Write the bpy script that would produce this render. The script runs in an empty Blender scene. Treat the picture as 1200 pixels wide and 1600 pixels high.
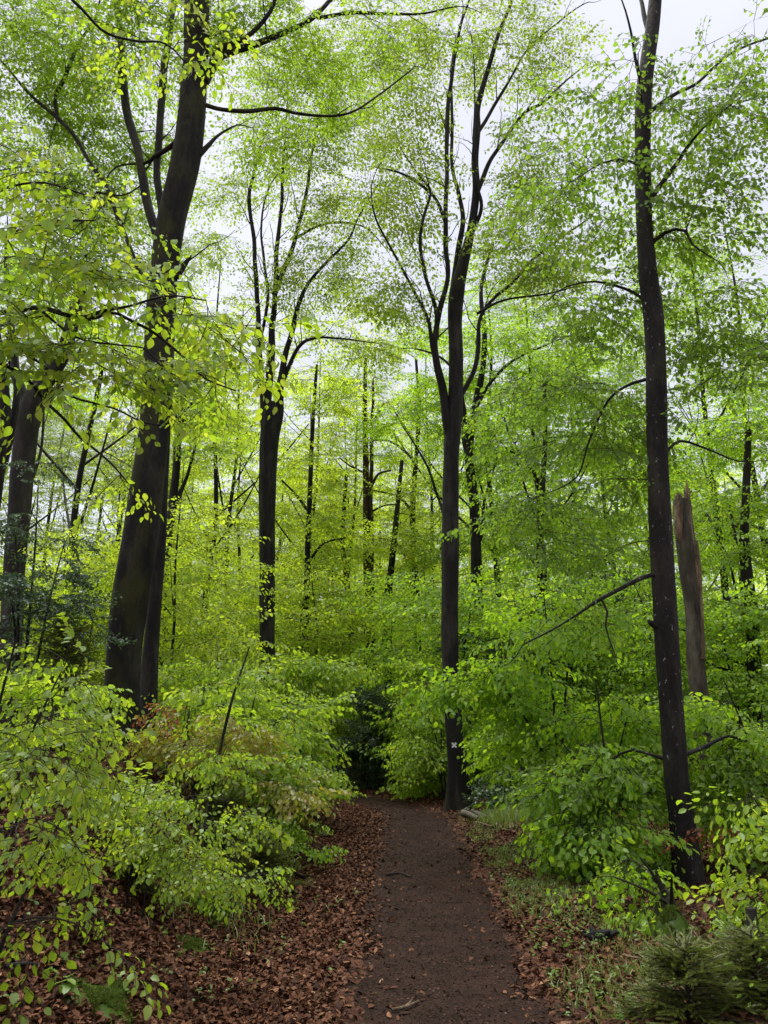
import bpy, math
import numpy as np
from math import radians as rad

# ------------------------------------------------------------------ camera, sky, sun, exposure
scene = bpy.context.scene
COL = scene.collection
PITCH = rad(15.4); FPX = 1200.0; EYE = 1.6
cd = bpy.data.cameras.new("camera"); cam = bpy.data.objects.new("camera", cd); COL.objects.link(cam)
cam.location = (0, 0, EYE); cam.rotation_euler = (math.pi/2 + PITCH, 0, 0)
cd.lens = 27.0; cd.sensor_width = 36.0; cd.clip_start = 0.05; cd.clip_end = 2000
scene.camera = cam

SUN_EL, SUN_AZ = rad(68), rad(25)           # high, ahead of the camera and a little to the left
w = bpy.data.worlds.new("World"); scene.world = w; w.use_nodes = True
nt = w.node_tree; nt.nodes.clear()
def N(t, kind, **kw):
    n = t.nodes.new(kind)
    for k, v in kw.items(): setattr(n, k, v)
    return n
out = N(nt, 'ShaderNodeOutputWorld'); bg = N(nt, 'ShaderNodeBackground')
sky = N(nt, 'ShaderNodeTexSky', sky_type='NISHITA', sun_disc=False, sun_elevation=SUN_EL, sun_rotation=-SUN_AZ)
tc = N(nt, 'ShaderNodeTexCoord')
nz = N(nt, 'ShaderNodeTexNoise'); nz.inputs['Scale'].default_value = 2.2; nz.inputs['Detail'].default_value = 5
nt.links.new(tc.outputs['Generated'], nz.inputs['Vector'])
rmp = N(nt, 'ShaderNodeValToRGB')
rmp.color_ramp.elements[0].position = .3; rmp.color_ramp.elements[0].color = (1.33, 1.33, 1.46, 1)
rmp.color_ramp.elements[1].position = .7; rmp.color_ramp.elements[1].color = (1.66, 1.65, 1.75, 1)
nt.links.new(nz.outputs['Fac'], rmp.inputs['Fac'])
mx = N(nt, 'ShaderNodeMixRGB'); mx.inputs['Fac'].default_value = .93
nt.links.new(sky.outputs[0], mx.inputs['Color1']); nt.links.new(rmp.outputs[0], mx.inputs['Color2'])
nt.links.new(mx.outputs[0], bg.inputs['Color']); bg.inputs['Strength'].default_value = 0.085
nt.links.new(bg.outputs[0], out.inputs[0])
sl = bpy.data.lights.new("sun", 'SUN'); sl.energy = 1.5; sl.angle = rad(60); sl.color = (1, .97, .9)
so = bpy.data.objects.new("sun", sl); COL.objects.link(so)
so.rotation_euler = (-(math.pi/2 - SUN_EL), 0, SUN_AZ)
so.location = (0, 0, 40)
vs = scene.view_settings
vs.view_transform = 'Standard'; vs.look = 'None'; vs.gamma = 1; vs.use_curve_mapping = False; vs.exposure = 2.7
cy = scene.cycles
cy.max_bounces = 10; cy.diffuse_bounces = 8; cy.glossy_bounces = 2; cy.transmission_bounces = 8; cy.transparent_max_bounces = 4
cy.caustics_reflective = False; cy.caustics_refractive = False
cy.use_denoising = True; cy.denoiser = 'OPENIMAGEDENOISE'; cy.denoising_input_passes = 'RGB_ALBEDO_NORMAL'; cy.denoising_prefilter = 'ACCURATE'
scene.render.film_transparent = False

rng = np.random.default_rng(7)
CAM = np.array([0, 0, EYE]); CP, SP = math.cos(PITCH), math.sin(PITCH)
def P(px, py, Y):
    u, v = (px-600)/FPX, (800-py)/FPX
    d = np.array([u, CP - SP*v, SP + CP*v]); return CAM + d*(Y/d[1])
def pxm(py, Y):                              # metres per photo pixel at this distance
    return Y/(CP - SP*(800-py)/FPX)/FPX

# ------------------------------------------------------------------ terrain
def sst(a, b, x): t = np.clip((x-a)/(b-a), 0, 1); return t*t*(3-2*t)
def path_x(y):
    return np.interp(y, [-20, 0, 5, 8, 12, 14.2, 15.3, 16.3, 17.4, 18.4, 19.2, 20, 22, 30, 60], [.35, .38, .42, .52, .62, .64, .54, .26, -.15, -.65, -1.4, -2.6, -7, -26, -90])
def path_u(x, y):                            # signed distance from the path's centre line
    return (x-path_x(y))/np.sqrt(1+((path_x(y+.3)-path_x(y-.3))/.6)**2)
def wob(x, y, s, seed=0):
    return (np.sin(x*s*1.3+seed*1.7+1.1*np.sin(y*s*.7+seed)) + np.sin(y*s*1.1-seed*2.3+1.3*np.sin(x*s*.9+seed*.6)) + .5*np.sin((x+y)*s*2.3+seed))/2.5
def ground_z(x, y):
    x = np.asarray(x, float); y = np.asarray(y, float)
    yy = np.minimum(y, 17.5)
    pc = path_x(yy); u = pc - x
    foot = 1.62 - .45*sst(7, 15, y)
    bank = 1.3*sst(foot-.15, foot+2.3, u) + .035*np.maximum(u-foot-2.4, 0)
    bank = bank*(1 - sst(16.5, 18, y)*(1-sst(.6, 3.0, np.abs(path_u(x, y)))))
    far = .018*np.maximum(y-20, 0)
    right = -.10*sst(2.5, 7, -u) + .02*np.maximum(-u-6, 0)
    off = sst(.55, 1.6, np.abs(path_u(x, y)))
    z = bank + far + right + off*(.035*wob(x, y, 2.1, 1) + .02*wob(x, y, 5.3, 2)) + .09*wob(x, y, .55, 3)*off
    z = z + .06*sst(.6, 1.3, -u)*(1-sst(2.2, 3.4, -u))
    z = z - .03*(1-sst(.3, .75, np.abs(path_u(x, y))))
    return z

# ------------------------------------------------------------------ materials
def mat(name): 
    m = bpy.data.materials.new(name); m.use_nodes = True; m.node_tree.nodes.clear()
    o = N(m.node_tree, 'ShaderNodeOutputMaterial'); return m, m.node_tree, o
def ramp(t, fac, stops):
    r = N(t, 'ShaderNodeValToRGB'); e = r.color_ramp.elements
    while len(e) < len(stops): e.new(.5)
    for i, (p, c) in enumerate(stops): e[i].position = p; e[i].color = (*c, 1)
    t.links.new(fac, r.inputs['Fac']); return r
def noise(t, scale, detail=4, rough=.55, vec=None, stretch=None):
    n = N(t, 'ShaderNodeTexNoise'); n.inputs['Scale'].default_value = scale; n.inputs['Detail'].default_value = detail; n.inputs['Roughness'].default_value = rough
    g = N(t, 'ShaderNodeNewGeometry')
    v = g.outputs['Position']
    if stretch:
        m = N(t, 'ShaderNodeMapping'); m.inputs['Scale'].default_value = stretch; t.links.new(v, m.inputs['Vector']); v = m.outputs['Vector']
    t.links.new(v, n.inputs['Vector']); return n
def leaf_mat(name, refl, trans, gloss=.05, rough=.4):
    """refl / trans: three stops each, chosen per leaf by the 'tint' attribute"""
    m, t, o = mat(name)
    a = N(t, 'ShaderNodeAttribute', attribute_name='tint')
    pos = [0, .5, 1]
    c1 = ramp(t, a.outputs['Fac'], list(zip(pos, refl))); c2 = ramp(t, a.outputs['Fac'], list(zip(pos, trans)))
    d = N(t, 'ShaderNodeBsdfDiffuse'); tr = N(t, 'ShaderNodeBsdfTranslucent'); add = N(t, 'ShaderNodeAddShader')
    t.links.new(c1.outputs[0], d.inputs['Color']); t.links.new(c2.outputs[0], tr.inputs['Color'])
    t.links.new(d.outputs[0], add.inputs[0]); t.links.new(tr.outputs[0], add.inputs[1])
    g = N(t, 'ShaderNodeBsdfGlossy'); g.inputs['Roughness'].default_value = rough; g.inputs['Color'].default_value = (.9, .95, 1, 1)
    ms = N(t, 'ShaderNodeMixShader'); ms.inputs[0].default_value = gloss
    t.links.new(add.outputs[0], ms.inputs[1]); t.links.new(g.outputs[0], ms.inputs[2]); t.links.new(ms.outputs[0], o.inputs[0])
    return m
def solid(name, stops, rough=.85, spec=.2, attr='tint'):
    m, t, o = mat(name); b = N(t, 'ShaderNodeBsdfPrincipled')
    a = N(t, 'ShaderNodeAttribute', attribute_name=attr)
    r = ramp(t, a.outputs['Fac'], stops); t.links.new(r.outputs[0], b.inputs['Base Color'])
    b.inputs['Roughness'].default_value = rough; b.inputs['Specular IOR Level'].default_value = spec
    t.links.new(b.outputs[0], o.inputs[0]); return m
def bark_mat(name, dark, mid, light, moss=None, moss_amt=.5, lichen=0, scale=1, bump=.5, rough=.8):
    m, t, o = mat(name); b = N(t, 'ShaderNodeBsdfPrincipled')
    n1 = noise(t, 4.5*scale, 8, .68, stretch=(1, 1, .25)); n2 = noise(t, 34*scale, 4, .6, stretch=(1, 1, .35))
    r = ramp(t, n1.outputs['Fac'], [(.34, dark), (.5, mid), (.66, light)]); col = r.outputs[0]
    if moss:
        n3 = noise(t, 2.3, 6, .65, stretch=(1, 1, .45)); r3 = ramp(t, n3.outputs['Fac'], [(.62-.2*moss_amt, (0, 0, 0)), (.78-.2*moss_amt, (1, 1, 1))])
        mm = N(t, 'ShaderNodeMixRGB'); t.links.new(r3.outputs[0], mm.inputs['Fac']); t.links.new(col, mm.inputs['Color1']); mm.inputs['Color2'].default_value = (*moss, 1); col = mm.outputs[0]
    if lichen:
        n4 = noise(t, 26, 3, .6, stretch=(1, 1, .5)); r4 = ramp(t, n4.outputs['Fac'], [(.735-.02*lichen, (0, 0, 0)), (.76-.02*lichen, (.8, .8, .8))])
        mm = N(t, 'ShaderNodeMixRGB'); t.links.new(r4.outputs[0], mm.inputs['Fac']); t.links.new(col, mm.inputs['Color1']); mm.inputs['Color2'].default_value = (.32, .33, .30, 1); col = mm.outputs[0]
    t.links.new(col, b.inputs['Base Color']); b.inputs['Roughness'].default_value = rough; b.inputs['Specular IOR Level'].default_value = .25
    bp = N(t, 'ShaderNodeBump'); bp.inputs['Strength'].default_value = bump; bp.inputs['Distance'].default_value = .02
    ad = N(t, 'ShaderNodeMath', operation='ADD'); t.links.new(n1.outputs['Fac'], ad.inputs[0]); t.links.new(n2.outputs['Fac'], ad.inputs[1])
    t.links.new(ad.outputs[0], bp.inputs['Height']); t.links.new(bp.outputs[0], b.inputs['Normal']); t.links.new(b.outputs[0], o.inputs[0])
    return m
M = {}
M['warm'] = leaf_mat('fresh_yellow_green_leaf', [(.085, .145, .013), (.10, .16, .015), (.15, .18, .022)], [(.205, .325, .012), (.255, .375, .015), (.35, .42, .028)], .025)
M['lit_tone'] = leaf_mat('backlight_toned_leaf', [(.105, .16, .014), (.125, .175, .016), (.165, .19, .024)], [(.27, .385, .013), (.32, .43, .016), (.40, .46, .03)], .02)  # background beech leaves, backlight put into a brighter leaf colour
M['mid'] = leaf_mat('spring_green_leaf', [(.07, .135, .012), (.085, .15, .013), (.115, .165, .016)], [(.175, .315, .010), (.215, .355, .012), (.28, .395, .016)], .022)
M['cool'] = leaf_mat('shade_toned_leaf', [(.048, .088, .014), (.058, .098, .016), (.078, .115, .02)], [(.10, .19, .012), (.125, .215, .014), (.165, .245, .018)], .018)  # beech leaf darkened in colour to imitate a crown silhouetted from below
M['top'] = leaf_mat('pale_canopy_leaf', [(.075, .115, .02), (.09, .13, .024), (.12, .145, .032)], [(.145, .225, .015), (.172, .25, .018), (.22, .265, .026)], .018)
M['upper'] = leaf_mat('dull_canopy_leaf', [(.07, .115, .016), (.083, .13, .018), (.11, .145, .024)], [(.14, .245, .012), (.168, .275, .014), (.21, .295, .019)], .018)  # duller green leaf for the massive left beech
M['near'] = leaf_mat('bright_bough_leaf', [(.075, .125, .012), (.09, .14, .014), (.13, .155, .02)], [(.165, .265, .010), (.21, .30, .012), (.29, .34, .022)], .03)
M['red'] = leaf_mat('reddish_young_leaf', [(.11, .135, .016), (.14, .125, .02), (.15, .075, .025)], [(.20, .26, .014), (.23, .20, .018), (.22, .09, .018)], .04)
M['dead'] = leaf_mat('withered_brown_leaf', [(.13, .045, .02), (.18, .06, .025), (.25, .09, .03)], [(.08, .02, .01), (.10, .03, .01), (.14, .04, .01)], .03)
M['holly'] = leaf_mat('dark_glossy_leaf', [(.035, .065, .03), (.05, .085, .04), (.075, .115, .055)], [(.012, .03, .006), (.018, .036, .008), (.025, .045, .01)], .05, .4)
M['needle'] = leaf_mat('spruce_needle', [(.065, .09, .016), (.095, .12, .02), (.14, .155, .028)], [(.03, .045, .005), (.04, .055, .006), (.055, .065, .008)], .04)
M['tip'] = leaf_mat('new_spruce_tip', [(.16, .26, .04), (.20, .30, .05), (.24, .33, .06)], [(.10, .18, .02), (.12, .20, .02), (.14, .22, .03)], .03)
M['grass'] = leaf_mat('grass_blade', [(.065, .10, .018), (.095, .13, .024), (.18, .16, .06)], [(.06, .10, .012), (.08, .12, .016), (.10, .11, .025)], .04)
M['moss'] = leaf_mat('moss_tuft', [(.03, .055, .008), (.045, .07, .01), (.075, .085, .014)], [(.02, .04, .004), (.03, .05, .005), (.04, .05, .006)], .01)
M['herb'] = leaf_mat('seedling_leaf', [(.05, .10, .016), (.07, .12, .02), (.09, .14, .025)], [(.05, .10, .01), (.07, .12, .012), (.09, .13, .02)], .03)
M['litter'] = solid('fallen_leaf', [(0, (.014, .0055, .0035)), (.35, (.06, .025, .0135)), (.7, (.125, .054, .027)), (.9, (.20, .098, .05)), (1, (.30, .19, .11))], .7, .1)
M['crumb'] = solid('leaf_crumb', [(0, (.02, .011, .008)), (.6, (.045, .023, .016)), (.93, (.09, .05, .034)), (1, (.28, .2, .15))], .8, .08)
M['twig'] = solid('thin_twig', [(0, (.02, .015, .012)), (1, (.03, .022, .018))], .8, .2)
M['bark'] = bark_mat('beech_bark', (.005, .0042, .0034), (.013, .011, .009), (.042, .037, .030), (.03, .031, .010), .3, bump=1)
M['bark_mossy'] = bark_mat('mossy_beech_bark', (.0045, .004, .003), (.0115, .010, .0075), (.038, .0345, .027), (.034, .034, .008), .8, bump=1)
M['bark_lichen'] = bark_mat('lichen_spotted_bark', (.0055, .0043, .0035), (.0135, .0107, .0087), (.039, .032, .025), (.032, .033, .012), .3, lichen=3, bump=1)
M['bark_grey'] = bark_mat('grey_beech_bark', (.012, .011, .009), (.026, .023, .019), (.06, .054, .044), (.03, .032, .012), .4)
M['bark_pine'] = bark_mat('reddish_pine_bark', (.022, .013, .010), (.045, .026, .019), (.075, .045, .032), None, scale=1.6, bump=.8)
M['deadwood'] = bark_mat('weathered_dead_wood', (.022, .017, .012), (.055, .045, .033), (.13, .11, .08), (.04, .04, .016), .3, scale=1.4, bump=.7)
M['rawwood'] = bark_mat('splintered_wood', (.035, .023, .014), (.13, .09, .055), (.28, .205, .125), None, scale=1.8, bump=1.0)
M['cutlog'] = bark_mat('cut_log_wood', (.06, .05, .04), (.11, .095, .08), (.18, .16, .14), None, bump=.5)
M['char'] = bark_mat('rotten_black_wood', (.006, .006, .006), (.010, .009, .009), (.02, .018, .016), None, bump=.9)
M['paint'] = solid('white_marker_paint', [(0, (.72, .74, .74)), (1, (.75, .77, .76))], .5, .4)

def ground_mat():
    m, t, o = mat('forest_floor'); b = N(t, 'ShaderNodeBsdfPrincipled')
    v = N(t, 'ShaderNodeTexVoronoi'); v.inputs['Scale'].default_value = 19; g = N(t, 'ShaderNodeNewGeometry')
    nn = noise(t, 5, 4); mxv = N(t, 'ShaderNodeMixRGB'); mxv.inputs['Fac'].default_value = .12
    t.links.new(g.outputs['Position'], mxv.inputs['Color1']); t.links.new(nn.outputs['Color'], mxv.inputs['Color2']); t.links.new(mxv.outputs[0], v.inputs['Vector'])
    sp = N(t, 'ShaderNodeSeparateColor'); t.links.new(v.outputs['Color'], sp.inputs[0])
    r = ramp(t, sp.outputs[0], [(0, (.018, .010, .008)), (.45, (.05, .021, .014)), (.85, (.09, .04, .024)), (1, (.16, .09, .055))])
    n2 = noise(t, 1.7, 5, .6); r2 = ramp(t, n2.outputs['Fac'], [(.52, (0, 0, 0)), (.66, (.8, .8, .8))])
    mm = N(t, 'ShaderNodeMixRGB'); t.links.new(r2.outputs[0], mm.inputs['Fac']); t.links.new(r.outputs[0], mm.inputs['Color1']); mm.inputs['Color2'].default_value = (.028, .022, .013, 1)
    t.links.new(mm.outputs[0], b.inputs['Base Color']); b.inputs['Roughness'].default_value = .85; b.inputs['Specular IOR Level'].default_value = .08
    bp = N(t, 'ShaderNodeBump'); bp.inputs['Strength'].default_value = .8; bp.inputs['Distance'].default_value = .03
    t.links.new(v.outputs['Distance'], bp.inputs['Height']); t.links.new(bp.outputs[0], b.inputs['Normal']); t.links.new(b.outputs[0], o.inputs[0]); return m
def path_mat():
    m, t, o = mat('trodden_soil'); b = N(t, 'ShaderNodeBsdfPrincipled')
    n1 = noise(t, 60, 6, .7); n2 = noise(t, 3.5, 5, .6)
    r = ramp(t, n1.outputs['Fac'], [(.3, (.009, .0052, .004)), (.5, (.022, .0122, .0092)), (.68, (.038, .0215, .0162)), (.8, (.07, .044, .034))])
    r2 = ramp(t, n2.outputs['Fac'], [(.35, (.62, .60, .58)), (.65, (1.2, 1.17, 1.14))])
    mm = N(t, 'ShaderNodeMixRGB', blend_type='MULTIPLY'); mm.inputs['Fac'].default_value = 1
    t.links.new(r.outputs[0], mm.inputs['Color1']); t.links.new(r2.outputs[0], mm.inputs['Color2'])
    t.links.new(mm.outputs[0], b.inputs['Base Color']); b.inputs['Roughness'].default_value = .85; b.inputs['Specular IOR Level'].default_value = .08
    bp = N(t, 'ShaderNodeBump'); bp.inputs['Strength'].default_value = .7; bp.inputs['Distance'].default_value = .015
    n3 = noise(t, 90, 5, .7); t.links.new(n3.outputs['Fac'], bp.inputs['Height']); t.links.new(bp.outputs[0], b.inputs['Normal']); t.links.new(b.outputs[0], o.inputs[0]); return m
M['ground'] = ground_mat(); M['path'] = path_mat()

# ------------------------------------------------------------------ mesh building
class MB:
    """collects blocks of (verts, faces of one size, material index, tint)"""
    def __init__(s): s.v = []; s.f = []; s.n = 0
    def add(s, v, f, mi=0, tint=None, smooth=True):
        v = np.asarray(v, np.float32).reshape(-1, 3); f = np.asarray(f, np.int32)
        if tint is None: tint = np.full(len(v), .5, np.float32)
        s.v.append((v, np.asarray(tint, np.float32))); s.f.append((f + s.n, mi, smooth)); s.n += len(v)
    def build(s, name, mats, parent=None, origin=(0, 0, 0)):
        me = bpy.data.meshes.new(name)
        V = np.concatenate([a for a, _ in s.v]) - np.asarray(origin, np.float32); T = np.concatenate([b for _, b in s.v])
        loops = np.concatenate([f.ravel() for f, _, _ in s.f]); tot = np.concatenate([np.full(len(f), f.shape[1], np.int32) for f, _, _ in s.f])
        mi = np.concatenate([np.full(len(f), k, np.int32) for f, k, _ in s.f]); sm = np.concatenate([np.full(len(f), k, bool) for f, _, k in s.f])
        me.vertices.add(len(V)); me.vertices.foreach_set('co', V.ravel())
        me.loops.add(len(loops)); me.loops.foreach_set('vertex_index', loops.astype(np.int32))
        me.polygons.add(len(tot)); me.polygons.foreach_set('loop_start', (np.cumsum(tot)-tot).astype(np.int32))
        me.polygons.foreach_set('material_index', mi); me.polygons.foreach_set('use_smooth', sm)
        at = me.attributes.new('tint', 'FLOAT', 'POINT'); at.data.foreach_set('value', T)
        me.update(calc_edges=True)
        for m in mats: me.materials.append(m)
        o = bpy.data.objects.new(name, me); COL.objects.link(o)
        if parent: o.parent = parent
        else: o.location = origin
        return o
def tag(o, label=None, cat=None, group=None, kind=None):
    if label: o['label'] = label
    if cat: o['category'] = cat
    if group: o['group'] = group
    if kind: o['kind'] = kind
    return o
def empty(name, loc, label, cat, group=None):
    o = bpy.data.objects.new(name, None); COL.objects.link(o); o.location = [float(c) for c in loc]; o.empty_display_size = .3
    return tag(o, label, cat, group)

def nrm(a): return a/np.maximum(np.linalg.norm(a, axis=-1, keepdims=True), 1e-9)
def tubes(mb, pts, r, S=4, mi=1, tint=.5):
    """batch of tubes: pts (N,K,3), r (N,K)"""
    pts = np.asarray(pts, float); r = np.asarray(r, float); n, K, _ = pts.shape
    t = np.gradient(pts, axis=1) if K > 2 else np.repeat((pts[:, 1]-pts[:, 0])[:, None], 2, 1)
    t = nrm(t); ref = np.where(np.abs(t[:, :1, 2:3]) > .9, np.array([[[1., 0, 0]]]), np.array([[[0, 0, 1.]]])); ref = np.repeat(ref, K, 1)
    a = nrm(np.cross(t, ref)); b = np.cross(t, a)
    th = np.arange(S)/S*2*math.pi
    ring = pts[:, :, None] + r[:, :, None, None]*(a[:, :, None]*np.cos(th)[None, None, :, None] + b[:, :, None]*np.sin(th)[None, None, :, None])
    k, s = np.meshgrid(np.arange(K-1), np.arange(S), indexing='ij'); s2 = (s+1) % S
    f = np.stack([k*S+s, k*S+s2, (k+1)*S+s2, (k+1)*S+s], -1).reshape(-1, 4)
    f = (f[None] + (np.arange(n)*K*S)[:, None, None]).reshape(-1, 4)
    mb.add(ring.reshape(-1, 3), f, mi, np.full(n*K*S, tint))
def catmull(p, m):
    p = np.asarray(p, float); q = np.vstack([2*p[0]-p[1], p, 2*p[-1]-p[-2]])
    d = np.concatenate([[0], np.cumsum(np.linalg.norm(np.diff(p[:, :3], axis=0), axis=1))]); s = np.linspace(0, d[-1], m)
    i = np.clip(np.searchsorted(d, s, 'right')-1, 0, len(p)-2); t = ((s-d[i])/np.maximum(d[i+1]-d[i], 1e-9))[:, None]
    a, b, c, e = q[i], q[i+1], q[i+2], q[i+3]
    o = .5*((2*b) + (c-a)*t + (2*a-5*b+4*c-e)*t*t + (3*b-a-3*c+e)*t**3)
    o[:, 3:] = (b + (c-b)*t)[:, 3:]
    return o, s
def stem(mb, pr, S=20, step=.12, flute=.05, flare=0, flare_h=.35, seed=0, mi=0, groove=None, bulge=.03, crook=0.):
    """organic trunk through points (x,y,z,r): fluted, bumpy, flared at its foot"""
    L = np.sum(np.linalg.norm(np.diff(np.asarray(pr)[:, :3], axis=0), axis=1)); m = max(4, int(L/step))
    q, s = catmull(pr, m); r = q[:, 3]; rw = np.random.default_rng(seed+5).uniform(0, 6.3, 6); am = crook*(.25*r+.006)*np.clip(s/.6, 0, 1)
    q[:, 0] += am*(np.sin(s*2.1+rw[0])+.6*np.sin(s*4.7+rw[1])); q[:, 1] += am*(np.sin(s*1.8+rw[2])+.6*np.sin(s*5.1+rw[3])); q[:, 2] += .5*am*(np.sin(s*3.1+rw[4])+.6*np.sin(s*6.3+rw[5])); c = q[:, :3]
    t = nrm(np.gradient(c, axis=0)); ref = np.array([1., .0, .0]); a = nrm(np.cross(t, np.cross(ref, t)+1e-6)); a = nrm(ref - t*np.sum(ref*t, 1, keepdims=True)); b = np.cross(t, a)
    th = np.arange(S)/S*2*math.pi; rs = np.random.default_rng(seed+11); ph = rs.uniform(0, 6.3, 8)
    TH, SS = np.meshgrid(th, s)
    k = 1 + flute*(.6*np.sin(3*TH+ph[0]+.5*np.sin(SS*.35+ph[1])) + .5*np.sin(5*TH+ph[2]+.6*np.sin(SS*.5)) + .25*np.sin(9*TH+ph[3]+SS*.4)) + bulge*(np.sin(SS*1.9+ph[4]+np.sin(TH+ph[5])) + .6*np.sin(SS*4.3+ph[6]+2*np.sin(TH)))
    if flare: k += flare*np.exp(-SS/flare_h)*(1 + .55*np.sin(5*TH+ph[7]) + .35*np.sin(3*TH+ph[0]))
    if groove is not None: k -= groove*np.exp(-((np.mod(TH-4.712+math.pi, 2*math.pi)-math.pi)/.28)**2)
    R = r[:, None]*k
    ring = c[:, None] + R[..., None]*(a[:, None]*np.cos(TH)[..., None] + b[:, None]*np.sin(TH)[..., None])
    kk, ss = np.meshgrid(np.arange(m-1), np.arange(S), indexing='ij'); s2 = (ss+1) % S
    f = np.stack([kk*S+ss, kk*S+s2, (kk+1)*S+s2, (kk+1)*S+ss], -1).reshape(-1, 4)
    mb.add(ring.reshape(-1, 3), f, mi)
    mb.add(np.vstack([ring[0], c[0]]), [[(i+1) % S, i, S] for i in range(S)], mi)
    cap = np.vstack([ring[-1], c[-1] + t[-1]*r[-1]*.3]); mb.add(cap, [[i, (i+1) % S, S] for i in range(S)], mi)
    return q

# ------------------------------------------------------------------ leaf and spray templates (flat branchlets with leaves either side)
def leaf_geo(lod):
    if lod == 'near':
        tt = np.array([0, .16, .38, .62, .84, 1]); ww = np.array([.02, .22, .33, .29, .16, .01]); v = []
        for k, (x, wd) in enumerate(zip(tt, ww)):
            dz = -.16*x*x
            for j, s in enumerate((-1, -.5, 0, .5, 1)):
                v.append((x - .04*abs(s), s*wd, dz + .16*abs(s)*wd + (.022 if abs(s) == 1 else 0)*(1 if k % 2 else -1)))
        f = [[i*5+j, (i+1)*5+j, (i+1)*5+j+1, i*5+j+1] for i in range(5) for j in range(4)]
        return np.array(v), np.array(f)
    if lod == 'mid':
        v = [(0, 0, 0), (.3, .30, .05), (.72, .26, .0), (1, 0, -.16), (.72, -.26, .0), (.3, -.30, .05)]
        return np.array(v, float), np.array([[0, 3, 2, 1], [0, 5, 4, 3]])
    v = [(0, 0, 0), (.45, .36, .03), (1, 0, -.12), (.45, -.36, .03)]
    return np.array(v, float), np.array([[0, 3, 2, 1]])
def rot_zyx(yaw, pitch, roll):
    cyw, sy = np.cos(yaw), np.sin(yaw); cp, sp = np.cos(pitch), np.sin(pitch); cr, sr = np.cos(roll), np.sin(roll)
    R = np.empty(np.shape(yaw)+(3, 3))
    R[..., 0, 0] = cyw*cp; R[..., 0, 1] = cyw*sp*sr-sy*cr; R[..., 0, 2] = cyw*sp*cr+sy*sr
    R[..., 1, 0] = sy*cp; R[..., 1, 1] = sy*sp*sr+cyw*cr; R[..., 1, 2] = sy*sp*cr-cyw*sr
    R[..., 2, 0] = -sp; R[..., 2, 1] = cp*sr; R[..., 2, 2] = cp*cr
    return R
def make_spray(lod, L=.62, n_side=7, leaf=.068, rs=None, per=5, droop=.5, flat=.35, twig_r=.0022):
    """returns dict with verts, leaf quads, twig quads"""
    lv, lf = leaf_geo(lod); mbv = []; lq = []; n = 0; lid = []
    tw = MB()
    axis = lambda t: np.array([L*t, .05*L*math.sin(t*5+rs.uniform(0, .1)), -.16*L*t*t])
    pts = np.array([axis(t) for t in np.linspace(0, 1, 5)])
    tubes(tw, pts[None], np.linspace(twig_r*1.6, twig_r*.5, 5)[None], 3)
    base = []                                           # (pos, yaw, len)
    for k in range(n_side):
        t = .12 + .85*k/n_side; s = 1 if k % 2 else -1; p = axis(t); sl = L*(.62-.38*t)*rs.uniform(.7, 1.1); yw = s*rs.uniform(.6, .95)
        e = p + np.array([math.cos(yw)*sl, math.sin(yw)*sl, -.14*sl+rs.normal(0, .05*sl)])
        mid = (p+e)/2 + np.array([0, 0, .03*sl])
        tubes(tw, np.array([[p, mid, e]]), np.array([[twig_r, twig_r*.8, twig_r*.4]]), 3)
        m = max(2, int(per*sl/(L*.45)))
        for j in range(m):
            u = (j+.6)/m; q = p*(1-u)+e*u + np.array([0, 0, .03*sl*4*u*(1-u)*.5]); ss = 1 if j % 2 else -1
            base.append((q, yw + (ss*rs.uniform(.5, 1.0) if j < m-1 else 0)))
    for k in range(int(per*.9)):
        t = .5+.5*(k+.5)/(per*.9); ss = 1 if k % 2 else -1; base.append((axis(t), ss*rs.uniform(.4, .9)))
    base.append((axis(1.), 0.))
    for i, (q, yw) in enumerate(base):
        sc = leaf*rs.uniform(.5, 1.25); R = rot_zyx(yw, rs.normal(droop, .36), rs.normal(0, flat)); v = (lv*sc)@R.T + q
        mbv.append(v); lq.append(lf+n); n += len(v); lid += [i]*len(v)
    tv = np.concatenate([a for a, _ in tw.v]); tf = np.concatenate([f for f, _, _ in tw.f])
    return dict(v=np.vstack(mbv), f=np.vstack(lq), lid=np.array(lid), nl=len(base), tv=tv, tf=tf)
rs0 = np.random.default_rng(3)
T = {
    'near': [make_spray('near', .50, 8, .055, rs0, 5, .6, .6, .0022) for _ in range(4)],
    'bush': [make_spray('mid', .52, 7, .074, rs0, 4, .65, .5) for _ in range(5)],
    'mid': [make_spray('mid', .66, 7, .072, rs0, 5, .5, .5, .0026) for _ in range(6)],
    'thin': [make_spray('mid', .70, 7, .072, rs0, 4, .5, .6, .0014) for _ in range(6)],
    'far': [make_spray('far', .95, 7, .088, rs0, 5, .6, .65, .004) for _ in range(5)],
    'holly': [make_spray('mid', .30, 7, .042, rs0, 5, .1, 1.0, .002) for _ in range(4)],
}
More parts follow.
